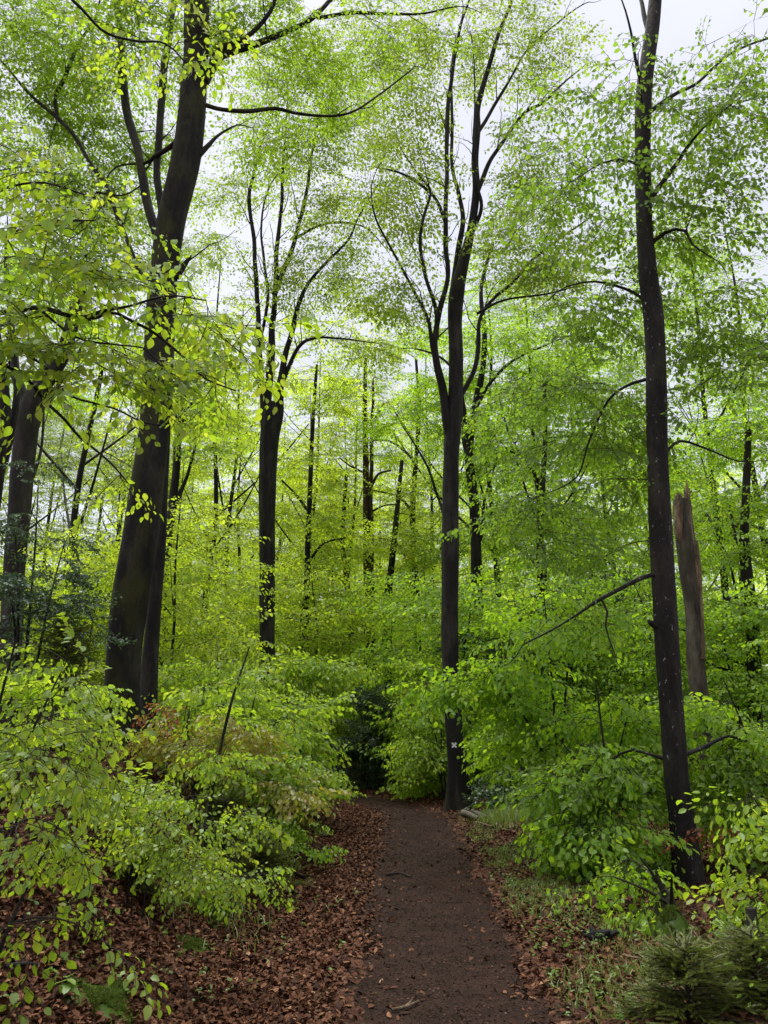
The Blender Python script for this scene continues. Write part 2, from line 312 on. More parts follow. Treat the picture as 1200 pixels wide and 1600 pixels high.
def bake(mb, tmpl, pos, d, scale, tint_mu=.5, tint_sd=.2, roll=.35, mi=0, mt=1, r=None, twigs=True, up=None):
    """place random sprays of the list tmpl at pos, pointing along d, flat side up"""
    r = r or rng; pos = np.asarray(pos); d = nrm(np.asarray(d)); n = len(pos)
    if n == 0: return
    z = np.zeros_like(d); z[:, 2] = 1; z = z + r.normal(0, .12, z.shape)
    y = nrm(np.cross(z, d)); z = np.cross(d, y); ro = r.normal(0, roll, n)[:, None]
    y, z = y*np.cos(ro)+z*np.sin(ro), z*np.cos(ro)-y*np.sin(ro)
    R = np.stack([d, y, z], -1); sc = np.asarray(scale)*r.uniform(.8, 1.2, n); which = r.integers(0, len(tmpl), n)
    tm = np.broadcast_to(np.asarray(tint_mu, float), (n,))
    for k, t in enumerate(tmpl):
        ix = np.where(which == k)[0]; m = len(ix)
        if not m: continue
        A = R[ix]*sc[ix, None, None]
        v = np.einsum('nij,vj->nvi', A, t['v']) + pos[ix, None]
        f = (t['f'][None] + (np.arange(m)*len(t['v']))[:, None, None]).reshape(-1, t['f'].shape[1])
        tl = np.clip(tm[ix, None] + r.normal(0, tint_sd*.6, (m, 1)) + r.normal(0, tint_sd, (m, t['nl'])), 0, 1)[:, t['lid']]
        mb.add(v.reshape(-1, 3), f, mi, tl.ravel())
        if twigs:
            v = np.einsum('nij,vj->nvi', A, t['tv']) + pos[ix, None]
            f = (t['tf'][None] + (np.arange(m)*len(t['tv']))[:, None, None]).reshape(-1, 4)
            mb.add(v.reshape(-1, 3), f, mt)

def grow(mb, nodes, rads, attr, r, lod, sc=1., per_m=3.2, tint=.5, tint_sd=.18, lift=.10, rk=.006, rmax=.03, side=True, down=0., bias=.0, roll=.35, twigs=True, hang=0., main=.12):
    """link every attractor to the nearest wood, then hang leaf sprays along the new wood"""
    attr = np.asarray(attr); n0 = len(nodes); cap = n0 + 3*len(attr)
    Pn = np.zeros((cap, 3)); Rn = np.zeros(cap); Pn[:n0] = nodes; Rn[:n0] = rads; n = n0
    d0 = np.array([np.min(np.sum((nodes-a)**2, 1)) for a in attr]); attr = attr[np.argsort(d0)]; big = r.uniform(0, 1, len(attr)) < main; attr = np.concatenate([attr[big], attr[~big]]); nbig = int(big.sum())
    lk, lr, sp, sd = [], [], [], []
    for ia, a in enumerate(attr):
        dv = a - Pn[:n]; dist = np.sqrt(np.sum(dv*dv, 1)); cost = dist*(1 + bias*np.clip(-dv[:, 2]/np.maximum(dist, .01), 0, 1))
        i = int(np.argmin(cost)); L = dist[i]
        if L < .06: continue
        p = Pn[i]; mid = (p+a)/2 + np.array([0, 0, lift*L]) + r.normal(0, .07*L, 3); u = np.linspace(0, 1, 5)[:, None]
        q = p*(1-u)**2 + 2*mid*u*(1-u) + a*u*u
        ra = min(Rn[i]*.75, .003+rk*L*(2.2 if ia < nbig else 1), rmax); rr = np.linspace(ra, max(.0022, ra*.4), 5)
        lk.append(q); lr.append(rr)
        Pn[n:n+3] = q[[2, 3, 4]]; Rn[n:n+3] = rr[[2, 3, 4]]; n += 3
        tan = q[4]-q[2]; az = math.atan2(tan[1], tan[0]); el = math.atan2(tan[2], math.hypot(tan[0], tan[1])+1e-6)
        t0 = max(.2, 1-1.1*sc/L); m = max(1, int((1-t0)*L*per_m+.6)); m = min(m, 9)
        for j in range(m+1):
            t = 1. if j == m else t0+(1-t0)*j/m; b = q[0]*(1-t)**2+2*mid*t*(1-t)+a*t*t if False else p*(1-t)**2+2*mid*t*(1-t)+a*t*t
            yw = az if j == m else az + (1 if j % 2 else -1)*r.uniform(.5, 1.2)
            e2 = np.clip(el*.35, -.5, .4) + r.normal(-.08-hang, .2)
            sp.append(b); sd.append((math.cos(yw)*math.cos(e2), math.sin(yw)*math.cos(e2), math.sin(e2)))
    if lk: tubes(mb, np.array(lk), np.array(lr), 4, 1)
    bake(mb, T[lod], np.array(sp), np.array(sd), sc, tint, tint_sd, roll, r=r, twigs=twigs)
    return len(sp)
def lobe(c, rad3, n, r, layers=0, cl=.5, per=5):
    """n attractors in flat plates of about `per` scattered through an ellipsoid"""
    m = max(1, int(round(n/per))); v = nrm(r.normal(0, 1, (m, 3)))*(r.uniform(0, 1, (m, 1))**(1/2.4))*np.asarray(rad3)
    if layers: h = rad3[2]/layers; v[:, 2] = np.round(v[:, 2]/h)*h + r.normal(0, .15*h, m)
    v = np.repeat(v, int(math.ceil(n/m)), 0)[:n]; a = r.uniform(0, 6.28, len(v)); q = cl*np.sqrt(r.uniform(0, 1, len(v)))
    v = v + np.stack([q*np.cos(a), q*np.sin(a), -.22*q*q/cl+r.normal(0, .07*cl, len(v))], 1)
    return np.asarray(c) + v
def ramify(mb, f, r, per_m=2.0, lmin=.5, lmax=1.6, up=.35, level=2, start=.15):
    """kinked side branches along a limb f (x,y,z,r), and twigs on those"""
    out = []; seg = np.linalg.norm(np.diff(f[:, :3], axis=0), axis=1); L = seg.sum(); n = max(1, int(L*per_m)); cum = np.concatenate([[0], np.cumsum(seg)]); lk, lr = [], []
    for k in range(n):
        u = (start+(1-start)*(k+r.uniform(.1, .9))/n)*L; i = min(int(np.searchsorted(cum, u)), len(f)-2); t = nrm(f[i+1, :3]-f[max(i-1, 0), :3]); a = r.uniform(0, 6.28)
        side = np.array([math.cos(a), math.sin(a), 0]); d = nrm(t*.75+side*r.uniform(.45, .9)+np.array([0, 0, up*r.uniform(.3, 1.5)])); ln = r.uniform(lmin, lmax)*(1-.45*u/L); rad0 = min(f[i, 3]*r.uniform(.3, .5), .012*ln+.006)
        p = [f[i, :3]]; 
        for q in range(6):
            d = nrm(d+r.normal(0, .16, 3)+np.array([0, 0, .06])); p.append(p[-1]+d*ln/6)
        lk.append(p); lr.append(np.linspace(rad0, max(.003, rad0*.25), 7))
    lk, lr = np.array(lk), np.array(lr); tubes(mb, lk, lr, 5, 0); out.append(np.concatenate([lk[:, 1:].reshape(-1, 3), lr[:, 1:].reshape(-1, 1)], 1))
    if level > 1:
        for q, w_ in zip(lk, lr): out += ramify(mb, np.concatenate([q, w_[:, None]], 1), r, per_m*1.1, lmin*.45, lmax*.5, up, level-1, .3)
    return out
DENS = 1.25
def plobes(specs, depth, r, clmin=.12, per=5):
    """(px,py,dd,rx_px,ry_px,rd_m,n) ellipsoids of foliage"""
    o = []
    for px, py, dd, rx, ry, rd_, n in specs:
        Y = depth+dd; k = pxm(py, Y); a = lobe(P(px, py, Y), (rx*k*.85, rd_*.85, ry*k*.9), int(n*DENS), r, 0, float(np.clip(.42*rx*k, clmin, 1.2)), per); o.append(a)
    a = np.vstack(o); g = ground_z(a[:, 0], a[:, 1]) + .12
    return a[(a[:, 2] > g) & ~((a[:, 1] < 1.6) & (np.abs(a[:, 0]) < 1.2))]

def px_stem(pts, depth, dd=0., ground=False, dpow=1.0):
    q = []; n = len(pts)
    for i, (px, py, wd) in enumerate(pts):
        Y = depth + dd*(i/max(n-1, 1))**dpow; c = P(px, py, Y); q.append((*c, .5*wd*pxm(py, Y)))
    if ground:
        x, y, z, r = q[0]; z2, z3 = q[1][2], q[1]
        gx = x; gz = float(ground_z(x, y))
        if z - gz > .15: q.insert(0, (gx, y, gz, r*1.05))
        q.insert(0, (gx, y, gz-.25, q[0][3]*1.1))
    return q
def hero(name, label, cat, trunk, depth, limbs=(), lobes=(), lod='mid', leaf='mid', bark='bark', group=None, seed=1, sc=1., flare=.5, flute=.05, groove=None, per_m=3.2, tint=.5, lift=.1, rk=.006, bias=.3, hang=0., S=22, trunks2=(), roll=.35, dd=0., ram=0., rams=1.):
    r = np.random.default_rng(seed)
    q = px_stem(trunk, depth, dd, True); base = np.array([q[0][0], q[0][1], float(ground_z(q[0][0], q[0][1]))])
    root = empty(name, base, label, cat, group)
    mb = MB(); full = stem(mb, q, S, .12, flute, flare, .4, seed, groove=groove)
    mb.build('trunk', [M[bark]], root, base)
    nodes = [full[:, :3]]; rad_ = [full[:, 3]]
    for L in limbs:
        pts, ldd = L[0], L[1]; start = L[2] if len(L) > 2 else 0.
        lq = [(*p_[:3], p_[3]*(.95-.2*min(1, i_/4))) for i_, p_ in enumerate(px_stem(pts, depth+start, ldd))]
        if len(pts) > 3:
            e, d_ = np.array(lq[-1][:3]), nrm(np.array(lq[-1][:3])-np.array(lq[-2][:3])); l_ = min(1.3, 45*lq[-1][3]); d_ = nrm(d_+r.normal(0, .25, 3)); lq += [(*(e+d_*l_*.5), lq[-1][3]*.55), (*(e+nrm(d_+r.normal(0, .25, 3))*l_), .003)]
        mb = MB(); f2 = stem(mb, lq, 10, .12, .03, 0, seed=seed+len(nodes), bulge=.05, crook=.55)
        if ram:
            for g in ramify(mb, f2, r, ram*1.4, .5*rams, 1.5*rams): nodes.append(g[:, :3]); rad_.append(g[:, 3])
        mb.build('branch', [M[bark]], root, base)
        nodes.append(f2[:, :3]); rad_.append(f2[:, 3])
    if lobes:
        nd = np.vstack(nodes); rr = np.concatenate(rad_); k = nd[:, 2] > base[2]+.6
        mb = MB(); a = plobes(lobes, depth, r, .62, 4)
        ns = grow(mb, nd[k], rr[k], a, r, lod, sc, per_m, tint, lift=lift, rk=rk, bias=bias, hang=hang, roll=roll)
        mb.build('crown', [M[leaf], M['twig']], root, base)
    return root, full

# ------------------------------------------------------------------ the setting: ground and path
def build_ground():
    def axis(a, b, fine0, fine1, h, g=1.16):
        v = list(np.arange(fine0, fine1+1e-6, h)); s = h
        while v[-1] < b: s *= g; v.append(v[-1]+s)
        s = h
        while v[0] > a: s *= g; v.insert(0, v[0]-s)
        return np.array(v)
    xs, ys = axis(-420, 420, -5.5, 5, .07), axis(-60, 600, 1.2, 20, .075)
    X, Y = np.meshgrid(xs, ys); Z = ground_z(X, Y); nx, ny = len(xs), len(ys)
    near = np.exp(-((X)**2+(Y-8)**2)/150); Z = Z + near*.012*wob(X, Y, 17, 5)*sst(.6, 1.0, np.abs(X-path_x(Y)))
    i, j = np.meshgrid(np.arange(ny-1), np.arange(nx-1), indexing='ij'); a = i*nx+j
    f = np.stack([a, a+1, a+nx+1, a+nx], -1).reshape(-1, 4)
    mb = MB(); mb.add(np.stack([X, Y, Z], -1).reshape(-1, 3), f); return tag(mb.build('ground', [M['ground']]), kind='structure')
build_ground()
def build_path():
    ys = np.arange(-3, 27, .12); c = np.stack([path_x(ys), ys], 1)
    k = np.ones(9)/9; c[:, 0] = np.convolve(np.pad(c[:, 0], 4, 'edge'), k, 'valid'); t = nrm(np.gradient(c, axis=0)); nn = np.stack([t[:, 1], -t[:, 0]], 1)
    W = np.linspace(-1, 1, 23); wl = .62+.18*sst(5, 8, ys)*(1-sst(13, 17, ys))+.08*wob(ys, ys*0, 1.9, 4)+.06*wob(ys, ys*0, 6.1, 6); wr = .56+.08*wob(ys, ys*0, 2.2, 8)+.06*wob(ys, ys*0, 5.3, 9)
    off = np.where(W[None] < 0, W[None]*wl[:, None], W[None]*wr[:, None])
    XY = c[:, None] + nn[:, None]*off[..., None]; Z = ground_z(XY[..., 0], XY[..., 1]) + .014*(1-np.abs(W)**6) - .02*np.abs(W)**10 + .006*wob(XY[..., 0], XY[..., 1], 9, 2)
    n, m = Z.shape; i, j = np.meshgrid(np.arange(n-1), np.arange(m-1), indexing='ij'); a = i*m+j
    mb = MB(); mb.add(np.dstack([XY, Z]).reshape(-1, 3), np.stack([a, a+1, a+m+1, a+m], -1).reshape(-1, 4))
    return tag(mb.build('path', [M['path']]), kind='structure')
build_path()

def scatter(name, mats, x, y, size, leafgeo, tint, lift=.012, tilt=.35, label=None, r=None, mi=0):
    lv, lf = leafgeo; n = len(x); r = r or rng
    z = ground_z(x, y) + lift*r.uniform(.3, 1.6, n)
    R = rot_zyx(r.uniform(0, 6.28, n), r.normal(0, tilt, n), r.normal(0, tilt, n))*size[:, None, None]
    cl = r.uniform(-.5, 1.6, n)
    v = np.broadcast_to(lv, (n,)+lv.shape).copy(); v[..., 2] *= cl[:, None]*2; v[..., 0] -= .5
    v = np.einsum('nij,nvj->nvi', R, v) + np.stack([x, y, z], 1)[:, None]
    f = (lf[None] + (np.arange(n)*len(lv))[:, None, None]).reshape(-1, lf.shape[1])
    mb = MB(); mb.add(v.reshape(-1, 3), f, 0, np.repeat(tint, len(lv)), False)
    return tag(mb.build(name, mats), label, 'leaf litter' if label else None, kind='stuff')
def litter():
    r = np.random.default_rng(21); n = 330000
    y = 2.6 + 17.5*r.uniform(0, 1, n)**1.5; x = r.uniform(-6.5, 5, n)
    u = path_u(x, y)
    dens = np.where(u < 0, sst(.38, 1.0, -u+.12*wob(x, y, 2.3, 6))*(1-.5*sst(2.2, 3.6, -u)), sst(.36, .8, u+.12*wob(x, y, 2.1, 7))*.8*(.35+.65*sst(-.3, .5, wob(x, y, 1.3, 12))))
    dens = np.where(np.abs(u) < .55, np.maximum(dens, .07*sst(.1, .5, np.abs(u)+.2*wob(x, y, 3.1, 3))), dens)
    k = r.uniform(0, 1, n) < dens*(.55+.45*sst(20, 5, y)) if False else r.uniform(0, 1, n) < dens
    x, y = x[k], y[k]; tint = np.clip(r.beta(1.6, 2.0, len(x)), 0, 1)
    scatter('leaf_litter', [M['litter']], x, y, r.uniform(.026, .06, len(x)), leaf_geo('mid'), tint, .018, .45, 'brown fallen beech leaves strewn over the bank and path edges', r)
    n = 48000; y = 2.6+15*r.uniform(0, 1, n)**1.5; x = path_x(y)-.06+r.normal(0, .46, n); k = np.abs(x-path_x(y)) < .85; x, y = x[k], y[k]
    scatter('leaf_crumbs', [M['crumb']], x, y, r.uniform(.006, .024, len(x)), leaf_geo('far'), r.beta(1.5, 2.2, len(x)), .016, .3, 'crumbled leaf bits trodden into the dark soil path', r)
litter()

def blades(x, y, h, r, wd=.004, lean=.5, zoff=0., base=None):
    n = len(x); z = (ground_z(x, y) if base is None else base) + zoff - .01
    az = r.uniform(0, 6.28, n); ln = np.abs(r.normal(0, lean, n)); d = np.stack([np.cos(az), np.sin(az)], 1); s = np.stack([-np.sin(az), np.cos(az)], 1)
    v = np.zeros((n, 5, 3)); b = np.stack([x, y], 1)
    for k, (t, w_) in enumerate([(0, 1), (0, -1), (.55, .75), (.55, -.75), (1, 0)]):
        v[:, k, :2] = b + s*(w_*wd*(1 if np.isscalar(wd) else 1))[..., None]*1. if not np.isscalar(wd) else b + s*w_*wd
        v[:, k, :2] += d*(ln*h*t*t)[:, None]; v[:, k, 2] = z + h*t*(1-.35*ln*t)
    o = (np.arange(n)*5)[:, None]
    return v.reshape(-1, 3), (np.array([[0, 1, 3, 2]])[None]+o[..., None]).reshape(-1, 4), (np.array([[2, 3, 4]])[None]+o[..., None]).reshape(-1, 3)
def grass_patch(name, label, cx, cy_, sx, sy, n, h0, h1, seed, lean=.5, mat_='grass', thr=-.2, wd=.004):
    r = np.random.default_rng(seed); x = cx+r.normal(0, sx, n); y = cy_+r.normal(0, sy, n)
    k = (wob(x, y, 2.6, seed) > thr) & (np.abs(x-path_x(y)) > .62); x, y = x[k], y[k]; h = r.uniform(h0, h1, len(x)); v, f4, f3 = blades(x, y, h, r, wd, lean)
    mb = MB(); t = np.repeat(np.clip(r.normal(.45, .22, len(x)), 0, 1), 5); mb.add(v, f4, 0, t); mb.f.append((f3 + (mb.n-len(v)), 0, True))
    return tag(mb.build(name, [M[mat_]]), label, 'grass', kind='stuff')
grass_patch('verge_grass', 'thin grass and moss growing along the right edge of the path', 1.72, 9.4, .40, 2.2, 15000, .03, .10, 31, .8, thr=.12)
grass_patch('verge_grass', 'bright tuft of grass beside the marked beech', 2.15, 13.2, .28, .35, 3500, .12, .26, 32, .6, thr=-2)
grass_patch('verge_grass', 'scattered grass blades among brown leaves at the lower right', 1.75, 5.6, .55, .7, 2600, .04, .13, 33, .7, thr=.1)
grass_patch('verge_grass', 'mossy grass on the foot of the left bank', -1.75, 11.5, .35, 2.3, 9000, .04, .15, 34, .8, thr=0)
grass_patch('verge_grass', 'pale dry grass on the left bank', -1.45, 8.2, .25, .8, 1800, .05, .2, 35, 1.0, thr=-.3)
def herbs():
    r = np.random.default_rng(41); x, y = [], []
    for cx, cy_, sx, sy, n in [(1.5, 8.2, .35, 1.6, 200), (1.8, 5.4, .5, .7, 60), (-1.2, 6.5, .5, 1.6, 60), (-2.2, 5.2, .6, .8, 40), (1.1, 6.5, .12, 1.2, 30)]:
        x.append(r.normal(cx, sx, n)); y.append(r.normal(cy_, sy, n))
    x, y = np.concatenate(x), np.concatenate(y); k = np.abs(x-path_x(y)) > .6; x, y = x[k], y[k]
    x = np.repeat(x, 5)+r.normal(0, .022, 5*len(x)); y = np.repeat(y, 5)+r.normal(0, .022, 5*len(y))
    o = scatter('ground_herbs', [M['herb']], x, y, r.uniform(.018, .04, len(x)), leaf_geo('mid'), r.uniform(0, 1, len(x)), .05, .3, 'small green seedlings sprinkled over the leaf litter', r); o['category'] = 'ground plants'
herbs()

# ------------------------------------------------------------------ the large beeches
A_root, A_full = hero('beech_tree', 'massive dark mossy beech leaning right on the left bank', 'tree',
    [(187, 1165, 53), (191, 1060, 51), (199, 960, 54), (216, 860, 53), (230, 760, 49), (242, 660, 47), (247, 560, 44), (255, 440, 42), (266, 350, 42), (290, 250, 42), (297, 200, 42), (304, 100, 37), (306, 40, 37), (309, -60, 37), (313, -250, 32), (316, -420, 21)], 11.0,
    [([(318, 128, 18), (342, 90, 15), (362, 80, 14), (400, 68, 13), (450, 48, 12), (490, 28, 9), (522, -5, 8)], .8),
     ([(322, 118, 14), (345, 78, 11), (385, 58, 9), (420, 20, 8), (440, -20, 7)], -.5),
     ([(495, 28, 6), (550, 20, 6), (610, 22, 5), (660, 22, 4), (710, 10, 3)], .3, .65),
     ([(318, 163, 8), (345, 171, 7), (385, 174, 8), (430, 170, 7), (470, 178, 6), (540, 178, 5), (590, 150, 4), (640, 112, 3)], 1.2),
     ([(310, 243, 10), (325, 228, 8), (343, 210, 5), (372, 195, 3)], .4),
     ([(274, 433, 15), (288, 414, 11), (299, 399, 3)], -.1),
     ([(276, 222, 9), (258, 236, 8), (243, 245, 8), (228, 255, 6)], .4),
     ([(236, 440, 10), (222, 430, 9), (205, 393, 8), (183, 338, 8), (165, 290, 8), (145, 260, 8), (115, 212, 8), (90, 185, 8), (55, 155, 6), (25, 122, 5), (-10, 80, 4)], 1.0),
     ([(90, 186, 7), (88, 152, 7), (103, 118, 7), (122, 68, 6), (148, 30, 5), (160, -10, 3)], .3, 1.0),
     ([(254, 400, 16), (240, 350, 16), (228, 300, 16), (216, 240, 17), (204, 200, 18), (193, 130, 17), (187, 50, 15), (180, -40, 12)], 1.2),
     ([(254, 350, 11), (247, 262, 12), (252, 150, 14), (262, 75, 14), (272, -10, 12), (280, -80, 9)], 1.4),
     ([(150, 300, 4), (190, 305, 3), (220, 290, 3)], .2, 1.0)],
    [(150, 60, 1, 170, 90, 1.5, 85), (60, 180, 1.5, 110, 110, 1.5, 70), (190, 230, 1.5, 100, 110, 1.2, 55), (380, 30, .5, 130, 70, 1.2, 45), (480, 95, 1, 110, 70, 1.2, 32), (410, 190, 1, 70, 50, .8, 12), (590, 50, 1, 100, 60, 1, 18), (100, 340, 2, 120, 100, 1.2, 60), (250, -40, 0, 200, 80, 1.5, 40), (40, 20, 1, 100, 90, 1.2, 40), (190, 390, 2, 60, 60, .8, 16), (240, 60, .8, 50, 60, .6, 14)],
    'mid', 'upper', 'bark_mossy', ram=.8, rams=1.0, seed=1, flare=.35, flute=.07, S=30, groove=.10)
hero('beech_tree', 'slim dark beech stem standing close behind the massive mossy beech', 'tree',
    [(231, 1110, 25), (234, 1040, 26), (240, 960, 22), (247, 880, 20), (254, 780, 15), (260, 680, 12), (266, 560, 11), (274, 420, 9)], 13.2, [],
    [(300, 640, .5, 60, 60, 1.0, 20), (320, 560, .5, 60, 50, 1.0, 14), (200, 560, 1, 60, 60, 1, 14)], 'mid', 'warm', 'bark', seed=2)
hero('beech_tree', 'tall beech whose two fused stems part into upright forks over the left bank', 'tree',
    [(417, 1120, 26), (418, 1060, 25), (418, 1000, 24), (418, 900, 24), (418, 800, 26), (419, 740, 27), (421, 690, 29), (424, 650, 31), (425, 630, 22)], 21.0,
    [([(416, 690, 14), (412, 645, 15), (408, 590, 13), (404, 530, 11), (401, 450, 9.5), (397, 380, 8.5), (389, 315, 8), (395, 280, 6), (402, 245, 5), (412, 215, 3)], -.3),
     ([(420, 660, 13), (418, 610, 14), (423, 560, 14), (427, 500, 12), (430, 440, 10), (434, 380, 9), (440, 310, 7), (443, 250, 5.5), (447, 190, 3.5), (450, 140, 2)], .6),
     ([(429, 460, 10), (444, 420, 9), (462, 370, 8), (477, 310, 7), (484, 260, 6), (495, 200, 4.5), (506, 140, 3), (512, 90, 2)], .8, .3),
     ([(428, 700, 14), (434, 645, 16), (440, 590, 13), (450, 540, 11), (462, 490, 9), (478, 450, 7.5), (508, 412, 6), (543, 376, 5), (560, 340, 3.5), (590, 290, 2)], -.6),
     ([(437, 608, 8), (452, 570, 7), (470, 537, 6.5), (498, 528, 5), (540, 530, 4), (572, 534, 2.5)], -.8),
     ([(405, 540, 6), (418, 470, 5.5), (412, 400, 5), (408, 350, 4), (418, 300, 3), (440, 262, 2)], .8),
     ([(462, 372, 5), (500, 352, 4), (540, 348, 4), (575, 358, 3), (600, 385, 2)], -.5, .5),
     ([(424, 1066, 7), (436, 1068, 6), (450, 1064, 4), (468, 1066, 2)], -.5)],
    [(470, 240, 0, 115, 110, 2, 78), (355, 350, 0, 55, 90, 1.2, 29), (540, 370, 0, 80, 90, 1.6, 56), (475, 450, 0, 100, 70, 1.5, 38), (560, 170, 0, 80, 80, 1.5, 40), (560, 540, 0, 70, 45, 1.2, 24), (430, 140, 0, 100, 60, 1.5, 45), (500, 110, 0, 90, 90, 1.5, 38), (350, 560, .5, 50, 40, 1, 15)],
    'thin', 'top', 'bark', seed=3, sc=1.3, groove=.28, rk=.003, ram=1.0, rams=1.3)
C_root, C_full = hero('beech_tree', 'straight beech with a white trail mark beside the path bend', 'tree',
    [(718, 1268, 38), (716, 1225, 33), (714, 1190, 29), (710, 1150, 27), (706, 1080, 25), (703, 1000, 27), (703, 900, 27), (704, 800, 26), (705, 720, 25), (706, 690, 26), (711, 640, 23), (713, 560, 22), (711, 500, 23), (714, 455, 24), (723, 415, 18), (736, 360, 13), (744, 300, 12), (742, 250, 11), (746, 200, 10), (747, 165, 9), (765, 100, 7), (780, 50, 6), (800, 0, 5), (812, -60, 3)], 15.6,
    [([(705, 700, 17), (698, 660, 17), (691, 610, 16), (683, 565, 13), (680, 530, 12), (686, 490, 12), (699, 430, 10), (697, 380, 10), (697, 300, 9), (699, 200, 9), (703, 140, 8), (711, 85, 7), (720, 40, 6), (733, 0, 4), (740, -40, 3)], -.4),
     ([(708, 470, 12), (711, 430, 11), (722, 350, 9), (717, 305, 8), (707, 260, 7.5), (706, 180, 6), (705, 110, 4), (712, 60, 3)], .5),
     ([(742, 310, 9), (750, 290, 8), (765, 255, 8), (791, 212, 7.5), (820, 176, 7), (850, 160, 5.5), (880, 130, 4), (910, 105, 2)], .9),
     ([(745, 210, 7), (757, 192, 6.5), (775, 160, 6), (800, 118, 5), (826, 76, 4.5), (880, 28, 3), (915, 5, 2)], .6),
     ([(688, 590, 9), (676, 545, 7), (670, 500, 6.5), (648, 458, 6), (622, 408, 5.5), (600, 368, 4.5), (586, 335, 4), (580, 295, 2.5), (590, 262, 1.5)], -.8),
     ([(682, 530, 8), (681, 482, 7), (664, 432, 7), (657, 382, 6.5), (662, 340, 6), (673, 300, 5), (655, 275, 3.5), (628, 235, 2)], -.5),
     ([(697, 350, 7), (680, 310, 5.5), (652, 285, 5), (620, 268, 4), (590, 262, 2)], .5),
     ([(714, 625, 9), (727, 608, 9), (740, 580, 8.5), (747, 540, 8.5), (748, 505, 8), (756, 485, 7.5), (775, 463, 7), (800, 443, 6.5), (830, 408, 6), (870, 376, 5), (915, 345, 3.5), (935, 325, 2)], .6),
     ([(745, 490, 5), (790, 468, 4), (850, 460, 3.5), (900, 448, 2)], -.4, .3),
     ([(738, 365, 7), (752, 320, 6), (742, 275, 5), (740, 210, 4), (742, 130, 3), (738, 60, 2)], -.5)],
    [(620, 330, 0, 75, 90, 1.5, 45), (640, 190, 0, 90, 90, 1.5, 45), (700, 60, 0, 130, 80, 1.8, 61), (820, 100, 0, 90, 100, 1.5, 50), (845, 250, 0, 60, 70, 1.2, 27), (800, 420, 0, 110, 60, 1.4, 47), (640, 480, 0, 80, 60, 1.2, 36), (880, 400, 0, 70, 50, 1, 27), (780, 300, .5, 60, 80, 1.2, 27), (600, 60, .5, 80, 80, 1.5, 38)],
    'thin', 'top', 'bark', seed=4, sc=1.15, flare=.55, rk=.003, ram=1.1, rams=1.1)
hero('beech_tree', 'dark beech trunk partly hidden behind the trail-marked beech', 'tree',
    [(747, 1000, 20), (745, 920, 18), (743, 840, 17), (740, 775, 15), (733, 715, 14), (738, 660, 12), (746, 620, 11), (755, 570, 9), (757, 520, 8), (752, 450, 6), (770, 380, 5)], 23.0,
    [([(742, 855, 8), (752, 835, 8), (758, 780, 5), (775, 720, 3)], .5), ([(733, 715, 11), (726, 690, 10), (724, 640, 9), (716, 590, 7), (690, 560, 5), (650, 545, 3)], .4), ([(742, 640, 7), (765, 600, 6), (800, 565, 5), (850, 540, 4), (900, 520, 2)], .4), ([(721, 955, 8), (712, 900, 7), (700, 830, 6), (672, 740, 5), (645, 690, 4), (620, 650, 2)], 1.5, .5)],
    [(800, 540, 0, 90, 70, 1.6, 50), (690, 560, 1, 90, 60, 1.6, 40), (640, 660, 1.5, 90, 60, 1.5, 45), (760, 700, .5, 60, 70, 1.2, 30), (860, 600, .5, 90, 70, 1.5, 45), (800, 830, 1, 50, 60, 1, 20)],
    'mid', 'mid', 'bark', seed=5, sc=1.3, rk=.004, ram=.8)
